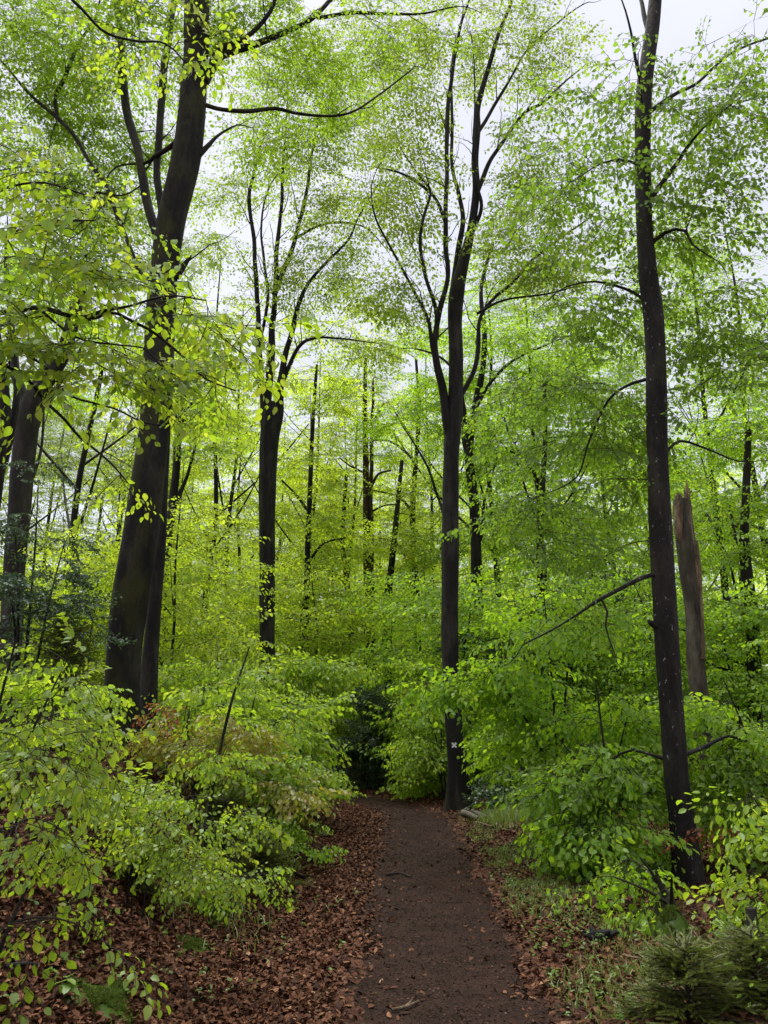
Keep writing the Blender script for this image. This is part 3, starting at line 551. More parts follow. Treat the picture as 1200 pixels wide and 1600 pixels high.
E_root, E_full = hero('beech_tree', 'straight dark beech with pale lichen specks at the right of the path', 'tree',
    [(1076, 1382, 46), (1072, 1330, 40), (1065, 1270, 37), (1058, 1220, 37), (1050, 1117, 37.5), (1041, 992, 36), (1034, 850, 35), (1029, 750, 33), (1026, 650, 32), (1024, 550, 30), (1020, 480, 30), (1014, 440, 29), (1007, 350, 25), (1004, 250, 24), (1006, 150, 24), (1013, 90, 23), (1021, 30, 21), (1027, -60, 19), (1032, -220, 15), (1036, -380, 9)], 8.7,
    [([(1030, 897, 9), (1010, 900, 8), (975, 916, 7.5), (935, 938, 7), (900, 962, 5), (862, 985, 4), (815, 1010, 3)], -.4),
     ([(940, 936, 4), (950, 960, 4), (946, 985, 3.5), (958, 1010, 3)], -.1, -.3),
     ([(1010, 178, 8), (1035, 160, 8), (1060, 145, 7), (1090, 130, 6), (1140, 85, 5), (1200, 60, 4)], .4),
     ([(1010, 320, 8), (1040, 278, 8), (1062, 250, 7), (1078, 225, 6), (1110, 190, 4), (1160, 150, 3)], -.4),
     ([(1012, 385, 8), (1035, 366, 7), (1055, 358, 6.5), (1072, 362, 6), (1080, 380, 4), (1105, 398, 3)], -.3),
     ([(1016, 55, 9), (1006, 25, 8), (1000, -5, 7), (985, -60, 5)], .3),
     ([(1004, 140, 6), (992, 90, 5), (985, 50, 4), (975, 10, 3)], -.3),
     ([(1004, 260, 5), (975, 250, 4), (940, 255, 3), (900, 280, 2)], -.4),
     ([(1018, 480, 6), (985, 455, 5), (930, 440, 4), (880, 450, 3)], .5),
     ([(1024, 590, 7), (985, 600, 5), (950, 625, 4.5), (920, 690, 4), (905, 740, 3.5), (880, 760, 3)], .8),
     ([(1030, 720, 6), (1060, 690, 5), (1100, 700, 4), (1150, 720, 3)], .6),
     ([(1033, 980, 12), (1020, 975, 12), (1014, 971, 6)], -.1),
     ([(1052, 1190, 9), (1020, 1180, 6), (985, 1172, 5), (950, 1190, 4), (915, 1215, 3)], .3),
     ([(1066, 1180, 8), (1095, 1170, 7), (1115, 1160, 6), (1140, 1150, 5), (1180, 1165, 4)], .5)],
    [(1100, 230, 0, 100, 120, .9, 32), (920, 200, .2, 80, 80, .8, 18), (880, 320, 0, 70, 60, .7, 16), (1130, 80, 0, 70, 60, .8, 10), (1120, 390, .3, 90, 80, .9, 26), (950, 470, .5, 110, 70, .9, 24), (1130, 520, .5, 90, 80, 1, 28), (850, 620, .8, 110, 90, 1, 20), (920, 770, .6, 80, 110, .9, 18), (810, 780, 1.3, 80, 100, .9, 14), (960, 620, .5, 60, 70, .8, 14),
     (1000, 360, .2, 60, 90, .6, 10), (1000, 150, .2, 50, 70, .6, 8), (1140, 1185, .6, 50, 50, .4, 14), (920, 1200, .3, 60, 50, .4, 12)],
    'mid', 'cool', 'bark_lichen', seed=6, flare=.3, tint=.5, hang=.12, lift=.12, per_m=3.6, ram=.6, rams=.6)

# broken snag: standing dead trunk, bark half gone, a splinter spike on top
def snag():
    Y = 13.0; mb = MB(); q = px_stem([(1090, 1060, 27), (1087, 1020, 27), (1084, 950, 29), (1077, 890, 31), (1070, 840, 28), (1066, 800, 27), (1066, 782, 25)], Y, 0, True)
    base = np.array([q[0][0], q[0][1], float(ground_z(q[0][0], q[0][1]))]); root = empty('dead_tree', base, 'broken dead trunk with splintered top behind the lichen-specked beech', 'dead tree')
    stem(mb, q, 22, .1, .07, .2, .4, 77, bulge=.05); mb.build('trunk', [M['deadwood']], root, base)
    mb = MB(); r = np.random.default_rng(5); k = pxm(800, Y)
    for i in range(30):
        a = r.uniform(0, 6.28); px = 1066+11*math.cos(a); y0 = 800; h = r.uniform(17, 34)+18*math.exp(-((px-1072)/4)**2)*r.uniform(0, 1); w_ = r.uniform(2.5, 6)
        p = px_stem([(px, y0, w_), (px+1, y0-h*.6, w_*.8), (px+r.uniform(-1, 3), y0-h, w_*.15)], Y+.12*math.sin(a)); stem(mb, p, 5, .08, .2, seed=i, bulge=.2)
    p = px_stem([(1069, 810, 9), (1071, 782, 7), (1073, 764, 4.5), (1072, 750, 1.5)], Y+.02); stem(mb, p, 7, .07, .15, seed=90, bulge=.15)
    p = px_stem([(1058, 790, 5), (1056, 776, 4), (1053, 772, 1.5)], Y); stem(mb, p, 5, .07, .15, seed=91, bulge=.15)
    mb.build('splinters', [M['rawwood']], root, base)
    mb = MB()                                            # strip of bare wood down the right side and the torn patch at the top
    for pts, s in (([(1085, 845, 9), (1088, 880, 13), (1092, 920, 11), (1095, 960, 8), (1097, 1000, 8), (1097, 1030, 9)], 3), ([(1062, 790, 15), (1061, 815, 15), (1060, 835, 11), (1063, 846, 3)], 4), ([(1078, 790, 6), (1079, 830, 6), (1083, 850, 7)], 6)):
        stem(mb, px_stem(pts, Y-.10), 9, .08, .12, seed=s, bulge=.12)
    mb.build('bare_wood', [M['rawwood']], root, base)
snag()

# ------------------------------------------------------------------ further single trees the photo shows
hero('beech_tree', 'grey ivy-flecked beech trunk at the far left behind dark twigs', 'tree',
    [(18, 1000, 33), (22, 900, 31), (29, 820, 34), (36, 740, 35), (44, 660, 34), (58, 615, 30), (78, 585, 27), (98, 555, 23), (112, 510, 20), (128, 440, 16)], 15.5,
    [([(50, 690, 7), (62, 660, 6), (70, 625, 5), (72, 570, 4)], .6), ([(40, 640, 20), (30, 600, 18), (20, 540, 15), (14, 470, 12), (10, 400, 9)], .5), ([(52, 745, 6), (65, 700, 5), (68, 640, 4)], .4)],
    [(90, 470, .5, 90, 70, 1.2, 30), (20, 430, .5, 70, 80, 1.2, 24), (100, 600, 1.5, 70, 60, 1, 16)], 'mid', 'mid', 'bark_grey', seed=8, ram=.7)
hero('beech_tree', 'pair of thin dark stems at the left edge of the view', 'tree',
    [(-12, 800, 22), (-2, 720, 20), (6, 650, 18), (3, 590, 16), (-10, 500, 14), (-20, 420, 10)], 12.5,
    [([(-4, 760, 13), (10, 710, 13), (22, 650, 13), (25, 600, 12), (20, 540, 10)], .4)], [(-20, 420, 0, 60, 60, 1, 14)], 'mid', 'mid', 'bark', seed=9)
hero('beech_tree', 'leaning beech with a spreading fork seen just right of the massive trunk', 'tree',
    [(254, 1000, 14), (256, 940, 13.5), (260, 870, 13), (268, 800, 13), (275, 740, 12), (279, 680, 11), (284, 640, 10), (289, 600, 8), (296, 540, 6)], 22.0,
    [([(270, 800, 9), (284, 765, 8), (295, 735, 6), (305, 690, 4)], .5), ([(280, 680, 7), (292, 645, 6), (308, 618, 5), (325, 590, 3)], -.4), ([(278, 690, 7), (276, 640, 7), (278, 605, 6), (281, 560, 4)], .4)],
    [(300, 600, 0, 60, 60, 1.4, 26), (330, 680, .5, 60, 50, 1.4, 26), (290, 520, 0, 50, 50, 1.2, 14)], 'mid', 'warm', 'bark', seed=10, sc=1.3, ram=.8)
def pine():
    root, f = hero('pine_tree', 'two reddish brown pine stems close together behind the holly bush', 'tree',
        [(575, 1062, 13), (575, 1000, 12), (574, 930, 11.5), (573, 850, 11), (572, 760, 10), (571, 690, 9), (570, 630, 7), (571, 560, 5)], 31.0,
        [([(584, 1050, 10), (583, 980, 10), (581, 900, 10), (580, 820, 9), (580, 740, 8), (581, 670, 7), (583, 610, 5)], -.2), ([(574, 660, 4), (590, 648, 3), (600, 630, 2)], .2), ([(572, 740, 4), (548, 728, 3), (530, 715, 2)], -.2), ([(580, 800, 4), (600, 790, 3), (620, 788, 2)], -.2), ([(580, 760, 5), (592, 740, 4), (612, 735, 3)], -.2)],
        [(570, 600, 0, 50, 60, 1.5, 26), (585, 700, 0, 40, 30, 1.2, 8)], 'far', 'mid', 'bark_pine', seed=12, flare=.15, sc=1.)
pine()
hero('beech_tree', 'dark beech with a raised side limb to the right of the pine stems', 'tree',
    [(605, 1040, 15), (605, 990, 15), (606, 930, 13), (612, 880, 10), (620, 800, 8), (628, 720, 6)], 29.0,
    [([(608, 985, 8), (620, 960, 6), (632, 950, 5), (645, 920, 3)], .3)], [(630, 780, 0, 60, 70, 2, 34), (600, 860, 0, 50, 40, 1.5, 20), (660, 850, 0, 50, 50, 1.5, 20)], 'far', 'lit_tone', 'bark', seed=13)
hero('beech_tree', 'leaning slender beech to the left of the pine stems', 'tree',
    [(549, 1000, 9), (546, 950, 8.5), (541, 900, 8), (535, 850, 7), (537, 800, 6), (541, 740, 5)], 30.0,
    [([(536, 850, 5), (528, 838, 4), (520, 820, 3)], .2)], [(520, 780, 0, 60, 70, 2, 36), (500, 850, 0, 60, 40, 1.5, 26), (530, 680, 0, 60, 50, 2, 26)], 'far', 'lit_tone', 'bark', seed=14)
hero('beech_tree', 'slender beech whose wide flat sprays cross near the pine stems', 'tree',
    [(655, 1035, 12), (652, 960, 11), (648, 880, 10), (645, 800, 9), (650, 720, 7), (655, 640, 6), (650, 560, 4)], 33.0,
    [([(648, 870, 5), (620, 850, 4), (580, 838, 3), (530, 842, 2)], -.8), ([(645, 800, 5), (620, 775, 4), (575, 765, 3)], -.6), ([(650, 720, 5), (610, 690, 4), (560, 690, 3)], -.5)],
    [(575, 855, -4, 60, 12, 1.0, 8), (520, 840, -.8, 60, 22, 1.4, 13), (610, 770, -.5, 60, 35, 1.5, 17), (650, 880, 0, 40, 60, 1.2, 15), (610, 700, 0, 60, 30, 1.6, 15), (630, 620, 0, 70, 40, 1.6, 17), (600, 545, 0, 90, 35, 1.6, 14)], 'mid', 'lit_tone', 'bark', seed=51, sc=1.45)
hero('beech_tree', 'slender beech filling the gap right of the fork-stemmed beech with bright foliage', 'tree',
    [(476, 1030, 11), (478, 960, 10), (480, 880, 9), (483, 800, 8), (486, 720, 7), (490, 640, 6), (495, 570, 4)], 26.0,
    [([(480, 880, 5), (505, 850, 4), (540, 840, 3)], -.6), ([(483, 800, 5), (460, 770, 4), (440, 750, 3)], -.4)],
    [(490, 900, 0, 60, 50, 1.5, 18), (500, 800, 0, 70, 50, 1.6, 22), (470, 720, 0, 60, 50, 1.6, 20), (530, 640, 0, 70, 50, 1.6, 20), (490, 580, 0, 60, 45, 1.6, 15), (540, 500, 0, 70, 35, 1.6, 12), (530, 940, -.4, 50, 30, 1.2, 11)], 'mid', 'lit_tone', 'bark', seed=52, sc=1.45)
hero('beech_tree', 'leafy beech between the marked beech and the lichen-specked beech', 'tree',
    [(846, 1000, 12), (845, 920, 11), (843, 840, 10), (848, 760, 9), (852, 680, 7), (850, 600, 5)], 21.0,
    [([(843, 840, 6), (870, 800, 5), (900, 780, 3)], .5), ([(848, 760, 6), (820, 720, 5), (790, 700, 3)], -.4)],
    [(800, 700, 0, 70, 60, 1.5, 24), (880, 690, 0, 80, 60, 1.5, 26), (830, 800, 0, 70, 50, 1.4, 24), (920, 830, 0, 70, 50, 1.4, 22), (960, 720, .5, 60, 70, 1.4, 21), (870, 580, 0, 80, 50, 1.4, 21)], 'mid', 'mid', 'bark', seed=53, sc=1.35)
hero('beech_tree', 'beech trunk with heavy side limbs among foliage at the right edge', 'tree',
    [(1180, 1120, 24), (1178, 1040, 22), (1174, 960, 20), (1167, 900, 18), (1163, 840, 14), (1166, 760, 12), (1170, 660, 9)], 15.0,
    [([(1170, 960, 9), (1155, 955, 9), (1150, 930, 6), (1140, 880, 3)], .3), ([(1176, 1040, 8), (1140, 1030, 5), (1100, 1005, 3), (1070, 985, 2)], .4), ([(1168, 860, 8), (1150, 840, 7), (1140, 790, 4)], .5), ([(1176, 1060, 7), (1130, 1045, 5), (1090, 1030, 3)], -.4)],
    [(1160, 800, 0, 60, 80, 1.2, 40), (1140, 690, .5, 80, 70, 1.2, 40), (1050, 740, 2, 60, 60, 1, 22), (1190, 650, 0, 60, 80, 1.2, 30), (1120, 860, .5, 40, 60, 1, 18), (1150, 980, .5, 70, 50, 1, 18)], 'mid', 'mid', 'bark', seed=15)

# the beech just outside the picture whose leafy boughs hang into it at the upper left
def overhang():
    r = np.random.default_rng(17); Y = 3.2
    bx, by = -3.2, 3.2; base = np.array([bx, by, float(ground_z(bx, by))])
    root = empty('beech_tree', base, 'nearby beech whose bright leafy boughs reach in from the left side', 'tree')
    mb = MB(); q = [(bx, by, base[2]-.25, .21), (bx, by, base[2], .19), (bx+.03, by, 2.2, .17), (bx-.02, by+.05, 3.6, .15), (bx+.05, by, 5.5, .12), (bx, by, 8, .07)]; f = stem(mb, q, 20, .12, .05, .4, seed=4); mb.build('trunk', [M['bark']], root, base)
    nodes, rr = [f[:, :3]], [f[:, 3]]
    Lm = [([(-560, 640, 26), (-300, 560, 16), (-100, 495, 12), (0, 490, 9), (35, 485, 8), (66, 481, 8), (101, 492, 8), (133, 495, 7), (161, 485, 6), (200, 478, 4), (260, 462, 3), (320, 470, 2)], .2, 0),
          ([(101, 492, 6), (140, 500, 5.5), (175, 488, 5), (210, 504, 5), (238, 518, 4.5), (266, 540, 4), (290, 560, 3.5), (320, 590, 3), (370, 610, 2)], .3, .15),
          ([(-560, 700, 18), (-250, 560, 11), (-60, 545, 8), (0, 567, 6), (28, 581, 5), (49, 598, 5), (70, 626, 5), (101, 655, 4.5), (122, 680, 4), (150, 703, 3.5), (175, 725, 3), (200, 755, 2)], .4, 0),
          ([(-60, 520, 7), (21, 540, 5), (45, 556, 5), (77, 578, 4), (105, 616, 4), (147, 630, 3.5), (182, 640, 3), (217, 658, 3), (258, 668, 2)], .4, .1),
          ([(60, 481, 5), (100, 515, 4), (133, 532, 4), (196, 540, 3), (230, 548, 2.5), (290, 620, 2)], .2, .1),
          ([(-560, 420, 16), (-260, 350, 10), (-40, 310, 6), (20, 290, 4), (70, 285, 3.5), (120, 300, 3), (180, 320, 2)], .2, 0),
          ([(-200, 400, 8), (-40, 380, 6), (30, 360, 4), (90, 345, 3), (170, 345, 2)], -.2, .1),
          ([(-500, -260, 14), (-200, -150, 9), (40, -60, 6), (120, 5, 5), (165, 50, 4), (215, 65, 3.5), (260, 70, 3), (300, 110, 2)], .9, .1)]
    for pts, dd, st in Lm:
        mb = MB(); l = px_stem(pts, Y+st, dd); g = stem(mb, l, 8, .05, .03, seed=len(nodes), bulge=.06, crook=.6); mb.build('branch', [M['bark']], root, base); nodes.append(g[:, :3]); rr.append(g[:, 3])
    spec = [(30, 250, 0, 60, 40, .2, 7), (110, 320, .1, 80, 45, .2, 8), (60, 390, 0, 80, 40, .2, 8), (150, 420, .1, 90, 30, .2, 8), (270, 465, .2, 70, 22, .15, 7), (335, 520, .3, 45, 35, .15, 6), (350, 585, .4, 35, 28, .15, 4), (40, 560, 0, 60, 60, .2, 8), (140, 560, .2, 80, 40, .2, 8), (230, 555, .3, 60, 35, .2, 6), (60, 470, 0, 70, 30, .2, 7), (235, 660, .45, 20, 8, .05, 1), (205, 752, .45, 12, 10, .05, 1),
            (280, 40, .9, 50, 30, .2, 5), (170, 20, .9, 90, 30, .2, 6), (302, 125, .9, 10, 15, .1, 1), (20, 620, .2, 30, 20, .2, 2)]
    nd, ra = np.vstack(nodes), np.concatenate(rr); k = np.abs(nd[:, 0]-bx) > .5
    mb = MB(); grow(mb, nd[k], ra[k], plobes(spec, Y, r)[::1], r, 'near', .82, 1.7, .5, .25, rk=.004, rmax=.008, hang=.08, roll=.3); mb.build('crown', [M['near'], M['twig']], root, base)
overhang()

# ------------------------------------------------------------------ young beeches and bushes
def bush(name, label, cat, px, depth, tops, lobes, lod='bush', leaf='mid', seed=0, sc=1., per_m=3.4, group=None, tint=.5, hang=.1, wd=.02, roll=.4, rk=.004, bark='bark', stemname='stem', extra=None):
    r = np.random.default_rng(seed); x = (px-600)/FPX*depth/CP*.97; y = depth; base = np.array([x, y, float(ground_z(x, y))])
    root = empty(name, base, label, cat, group); mb = MB(); nd, ra = [], []
    for tx, ty, *dd in tops:
        e = P(tx, ty, depth+(dd[0] if dd else 0)); b = base + np.array([r.normal(0, .05), r.normal(0, .05), -.1])
        h = e-b; q = [(*b, wd), (*(b+h*np.array([.12, .12, .35])), wd*.9), (*(b+h*np.array([.5, .5, .72])), wd*.7), (*e, wd*.3)]
        f = stem(mb, q, 8, .1, .05, seed=seed, bulge=.06); nd.append(f[:, :3]); ra.append(f[:, 3])
    mb.build(stemname, [M[bark]], root, base); mb = MB(); a = plobes(lobes, depth, r, .32, 4)
    grow(mb, np.vstack(nd), np.concatenate(ra), a, r, lod, sc, per_m, tint, .2, rk=rk, rmax=.012, hang=hang, roll=roll, lift=.12, bias=.2)
    mb.build('foliage', [M[leaf], M['twig']], root, base); return root
YB = 'young beech'
# right of the path
bush('young_beech', 'young beech with drooping bright sprays hanging beside the marked trunk', YB, 860, 10.6, [(850, 930), (760, 1040, -.3), (900, 960, -.5)], [(900, 975, -.8, 100, 35, .5, 20), (830, 930, .3, 70, 40, .5, 14), (770, 1035, -.2, 85, 28, .5, 26), (690, 1065, 0, 40, 22, .4, 14), (830, 1080, 0, 90, 60, .6, 32), (825, 1150, .2, 40, 45, .5, 16), (880, 1140, 0, 70, 60, .6, 26)], leaf='mid', seed=101, hang=.25)
bush('young_beech', 'broad leafy young beech left of the lichen-specked trunk', YB, 930, 9.2, [(930, 1060), (870, 1150, -.2), (980, 1120, .2)], [(915, 1180, -.2, 70, 60, .5, 32), (930, 1260, -.3, 90, 60, .4, 40), (970, 1130, .4, 70, 60, .4, 28), (930, 1285, -.2, 40, 30, .4, 14), (975, 1320, .2, 55, 35, .3, 18), (905, 1225, .2, 35, 40, .4, 16)], leaf='mid', seed=102, hang=.35)
bush('young_beech', 'tall young beech with yellow-green leaves at the right edge behind the lichen-specked trunk', YB, 1150, 9.6, [(1130, 1060), (1190, 1100), (1090, 1120, .4)], [(1130, 1120, 0, 80, 50, .6, 26), (1180, 1180, -.3, 60, 60, .5, 20), (1100, 1240, 0, 60, 60, .5, 20), (1170, 1290, -.2, 60, 60, .5, 22), (1050, 1080, .6, 60, 30, .4, 10)], leaf='mid', seed=103, tint=.65, hang=.25)
bush('young_beech', 'young beech with fresh yellow leaves at the right edge in front of the lichen-specked trunk', YB, 1180, 6.4, [(1180, 1250), (1220, 1200)], [(1205, 1270, 0, 35, 50, .3, 12), (1210, 1370, 0, 30, 45, .3, 9), (1185, 1400, 0, 20, 20, .2, 4)], leaf='warm', seed=104, sc=.85, hang=.3)
bush('young_beech', 'low young beech overhanging the leaf litter at the lower right', YB, 1010, 6.9, [(1000, 1340), (960, 1370), (1050, 1370, -.2)], [(1000, 1395, 0, 50, 25, .3, 12), (965, 1355, .2, 30, 25, .3, 7), (1085, 1425, -.2, 45, 20, .3, 8), (1030, 1435, -.2, 40, 12, .2, 5)], leaf='mid', seed=105, sc=.8, hang=.35, tint=.6)
bush('young_beech', 'slight young beech with yellow leaves at the edge of the grass verge', YB, 900, 9.0, [(880, 1330), (920, 1345)], [(885, 1350, 0, 35, 18, .3, 7), (930, 1360, 0, 35, 18, .3, 7)], leaf='warm', seed=106, sc=.55)
bush('young_beech', 'young beech with layered sprays arching left towards the path bend', YB, 690, 17.2, [(650, 1080), (630, 1130, -.2), (690, 1080)], [(662, 1110, .5, 42, 40, .7, 38), (648, 1170, 0, 30, 35, .6, 26), (665, 1180, .4, 25, 45, .5, 26), (655, 1225, .3, 35, 12, .4, 10), (680, 1050, .8, 50, 40, .6, 26)], leaf='warm', seed=107, hang=.15)
bush('young_beech', 'young beech in shade directly right of the marked trunk', YB, 790, 14.6, [(790, 1080), (820, 1150)], [(800, 1110, 0, 50, 50, .7, 28), (785, 1190, 0, 30, 30, .5, 14), (830, 1200, -.2, 45, 50, .6, 18), (800, 1260, -.2, 50, 20, .4, 10)], leaf='mid', seed=108)
bush('holly_bush', 'low bluish dark evergreen bush at the foot of the marked trunk', 'bush', 790, 14.2, [(790, 1200), (760, 1215)], [(780, 1230, 0, 40, 40, .4, 26), (830, 1250, -.2, 40, 35, .4, 18), (765, 1255, .2, 15, 20, .2, 6)], 'holly', 'holly', seed=109, per_m=6, sc=1.1)
bush('holly_bush', 'dark upright holly bush where the path bends out of sight', 'bush', 575, 20.8, [(575, 1070), (560, 1100), (595, 1090), (570, 1150)], [(575, 1090, 0, 32, 35, .5, 60), (572, 1150, 0, 42, 45, .6, 100), (580, 1200, 0, 36, 30, .5, 60), (550, 1180, 0, 20, 30, .4, 24), (610, 1150, .2, 26, 60, .5, 36)], 'holly', 'holly', seed=110, per_m=6, sc=1.25)
bush('holly_bush', 'dark evergreen thicket deep in the shade right of the path', 'bush', 930, 19.0, [(930, 900), (880, 930), (980, 920)], [(930, 930, 0, 70, 50, 1, 50), (870, 960, 0, 50, 40, 1, 36), (990, 960, 0, 50, 50, 1, 40), (900, 1040, 0, 110, 50, 1, 50), (760, 1010, 1, 60, 40, 1, 30)], 'holly', 'holly', seed=111, per_m=3.5, sc=2.2)
# the left bank, from the camera on
bush('young_beech', 'beech sapling with large bright leaves nearest on the left bank', YB, -10, 3.3, [(30, 980), (90, 1060, .2), (-40, 1050)], [(30, 985, 0, 40, 30, .15, 4), (30, 1085, 0, 70, 30, .2, 6), (80, 1110, .2, 40, 20, .15, 3), (60, 1150, 0, 80, 25, .2, 6), (20, 1210, 0, 50, 30, .2, 4)], 'near', 'near', seed=120, sc=.62, per_m=2.2, hang=.2, wd=.012)
bush('young_beech', 'beech sapling drooping over the leaf litter at the lower left', YB, 20, 3.0, [(40, 1240), (90, 1290, .1), (10, 1300)], [(50, 1280, 0, 60, 25, .15, 4), (90, 1340, .1, 35, 30, .15, 3), (20, 1400, 0, 30, 40, .12, 4), (10, 1330, 0, 50, 40, .12, 3)], 'near', 'near', seed=121, sc=.58, per_m=2.2, hang=.4, wd=.010)
bush('young_beech', 'beech sapling with paired pale leaf sprays on the middle of the bank', YB, 255, 6.0, [(235, 1200, -.5), (285, 1250, -.4), (200, 1250, -.5)], [(240, 1220, -.6, 70, 25, .2, 10), (300, 1265, -.6, 60, 22, .2, 10), (180, 1290, -.6, 60, 30, .2, 10), (280, 1320, -.6, 60, 20, .2, 8), (130, 1230, -.5, 60, 25, .2, 8), (340, 1350, -.6, 30, 12, .15, 4)], 'near', 'near', seed=122, sc=.62, per_m=3.4, hang=.25, wd=.007)
bush('young_beech', 'beech sapling with small leaves in front of the massive mossy trunk', YB, 130, 6.8, [(105, 1030), (140, 1170), (80, 1100)], [(110, 1050, 0, 35, 35, .3, 6), (80, 1130, 0, 70, 30, .4, 12), (190, 1215, .3, 50, 12, .3, 6), (120, 1220, 0, 80, 20, .4, 11), (60, 1060, .2, 60, 40, .4, 9)], leaf='warm', seed=123, sc=.85, hang=.2)
bush('young_beech', 'thin arching sapling with a dark bare stem on the left bank', YB, 345, 8.0, [(390, 1010)], [(360, 1080, 0, 60, 50, .5, 10), (340, 1170, 0, 60, 40, .4, 12)], leaf='warm', seed=124, sc=.7, wd=.022)
bush('young_beech', 'sapling with reddish new leaves among green saplings on the bank', YB, 320, 9.2, [(300, 1090), (350, 1100), (390, 1130)], [(320, 1130, 0, 80, 40, .6, 24), (370, 1170, 0, 70, 40, .5, 20), (260, 1150, 0, 50, 40, .5, 14), (430, 1220, 0, 60, 20, .4, 12)], leaf='red', seed=125, sc=.75, tint=.3)
bush('young_beech', 'young beech with yellow-green layers filling the middle of the left bank', YB, 390, 10.5, [(400, 1080), (350, 1110), (440, 1120)], [(400, 1130, 0, 80, 50, .7, 40), (330, 1100, .3, 70, 50, .6, 28), (440, 1190, -.3, 70, 35, .6, 28), (300, 1190, -.2, 70, 40, .5, 22), (360, 1220, -.3, 80, 30, .5, 22)], leaf='warm', seed=126, sc=.9)
bush('young_beech', 'young beech reaching right over the bank towards the path bend', YB, 470, 13.0, [(480, 1080), (440, 1060), (510, 1130, -.2)], [(450, 1110, 0, 60, 50, .8, 44), (468, 1165, -.3, 35, 30, .5, 24), (445, 1100, .3, 50, 25, .7, 24), (455, 1190, -.3, 50, 30, .5, 22), (478, 1210, -.4, 25, 12, .3, 8)], leaf='warm', seed=127)
bush('young_beech', 'young beech in front of the fork-stemmed beech, up the bank', YB, 350, 14.5, [(340, 1020), (300, 1040), (380, 1060)], [(330, 1060, 0, 80, 50, .8, 44), (300, 1060, 0, 40, 50, .7, 24), (385, 1110, -.2, 60, 25, .6, 24), (300, 1120, -.3, 70, 40, .6, 24)], leaf='warm', seed=128)
bush('young_beech', 'young beech beyond the bank with sprays just below the pine stems', YB, 490, 19.0, [(510, 1030), (480, 1030), (540, 1045)], [(490, 1050, 0, 50, 30, 1, 40), (465, 1040, .3, 50, 40, 1, 28), (475, 1110, 0, 35, 40, .8, 28), (550, 1040, 0, 50, 12, .8, 14)], leaf='warm', seed=129, sc=1.2)
bush('young_beech', 'thin sapling carrying a few orange withered leaves right of the lichen-specked trunk', YB, 1125, 8.2, [(1120, 1275)], [(1120, 1285, 0, 10, 10, .08, 2)], leaf='dead', seed=143, sc=.6, wd=.006)
bush('young_beech', 'low beech shoots at the bank foot just before the path bend', YB, 490, 12.2, [(490, 1215), (470, 1225), (510, 1230)], [(490, 1235, 0, 40, 16, .4, 16), (455, 1250, -.2, 40, 18, .4, 14), (515, 1232, 0, 18, 8, .2, 4)], leaf='warm', seed=140, sc=.7, wd=.006)
bush('young_beech', 'low green shoots on the bank edge beside the soft spruces', YB, 430, 9.4, [(430, 1260), (400, 1270), (460, 1290)], [(425, 1285, 0, 55, 22, .4, 18), (465, 1310, 0, 25, 16, .3, 7), (380, 1270, 0, 50, 20, .4, 14)], leaf='mid', seed=141, sc=.62, wd=.006)
bush('young_beech', 'small pale shoots above the mossy hump on the middle of the bank', YB, 330, 7.2, [(330, 1320), (360, 1350), (300, 1330)], [(330, 1340, 0, 50, 22, .3, 10), (365, 1370, 0, 25, 16, .2, 6), (270, 1350, 0, 50, 20, .3, 8)], leaf='warm', seed=142, sc=.6, wd=.006)
bush('young_beech', 'dead-leaved reddish twig sapling low in the bank greenery', YB, 290, 8.6, [(296, 1080)], [(296, 1100, 0, 14, 16, .1, 3)], leaf='dead', seed=130, sc=.7, wd=.006)
bush('holly_bush', 'dark thin-leaved evergreen in front of the grey trunk at the far left', 'bush', 50, 9.5, [(60, 760), (20, 800), (100, 850), (10, 900)], [(40, 830, 0, 80, 40, .7, 12), (60, 900, 0, 100, 50, .7, 34), (110, 960, 0, 50, 60, .6, 26), (20, 980, 0, 60, 60, .6, 26), (30, 740, .3, 60, 40, .5, 4)], 'holly', 'holly', seed=131, per_m=4, sc=1.15)

# ------------------------------------------------------------------ spruce saplings
def needle_spray(L=.2, n=90, ln=.016, rs=None):
    v, f, lid = [], [], []; tw = MB(); tubes(tw, np.array([[[0, 0, 0], [L*.5, 0, .005], [L, 0, -.01]]]), np.array([[.0022, .0018, .001]]), 3)
    for i in range(n):
        t = (i+.5)/n; th = rs.uniform(0, 6.28); p = np.array([L*t, 0, 0]); d = nrm(np.array([.75, math.cos(th)*.7, math.sin(th)*.55+.25])); s = nrm(np.cross(d, [0, .3, 1.]))*.0016; e = p+d*ln*rs.uniform(.7, 1.15)*(1-.25*t)
        k = len(v); v += [p-s, p+s, e+s*.4, e-s*.4]; f.append([k, k+1, k+2, k+3]); lid += [i]*4
    return dict(v=np.array(v), f=np.array(f), lid=np.array(lid), nl=n, tv=np.concatenate([a for a, _ in tw.v]), tf=np.concatenate([q for q, _, _ in tw.f]))
T['needle'] = [needle_spray(.15, 120, .019, rs0) for _ in range(3)]
T['tip'] = [needle_spray(.05, 50, .013, rs0) for _ in range(2)]
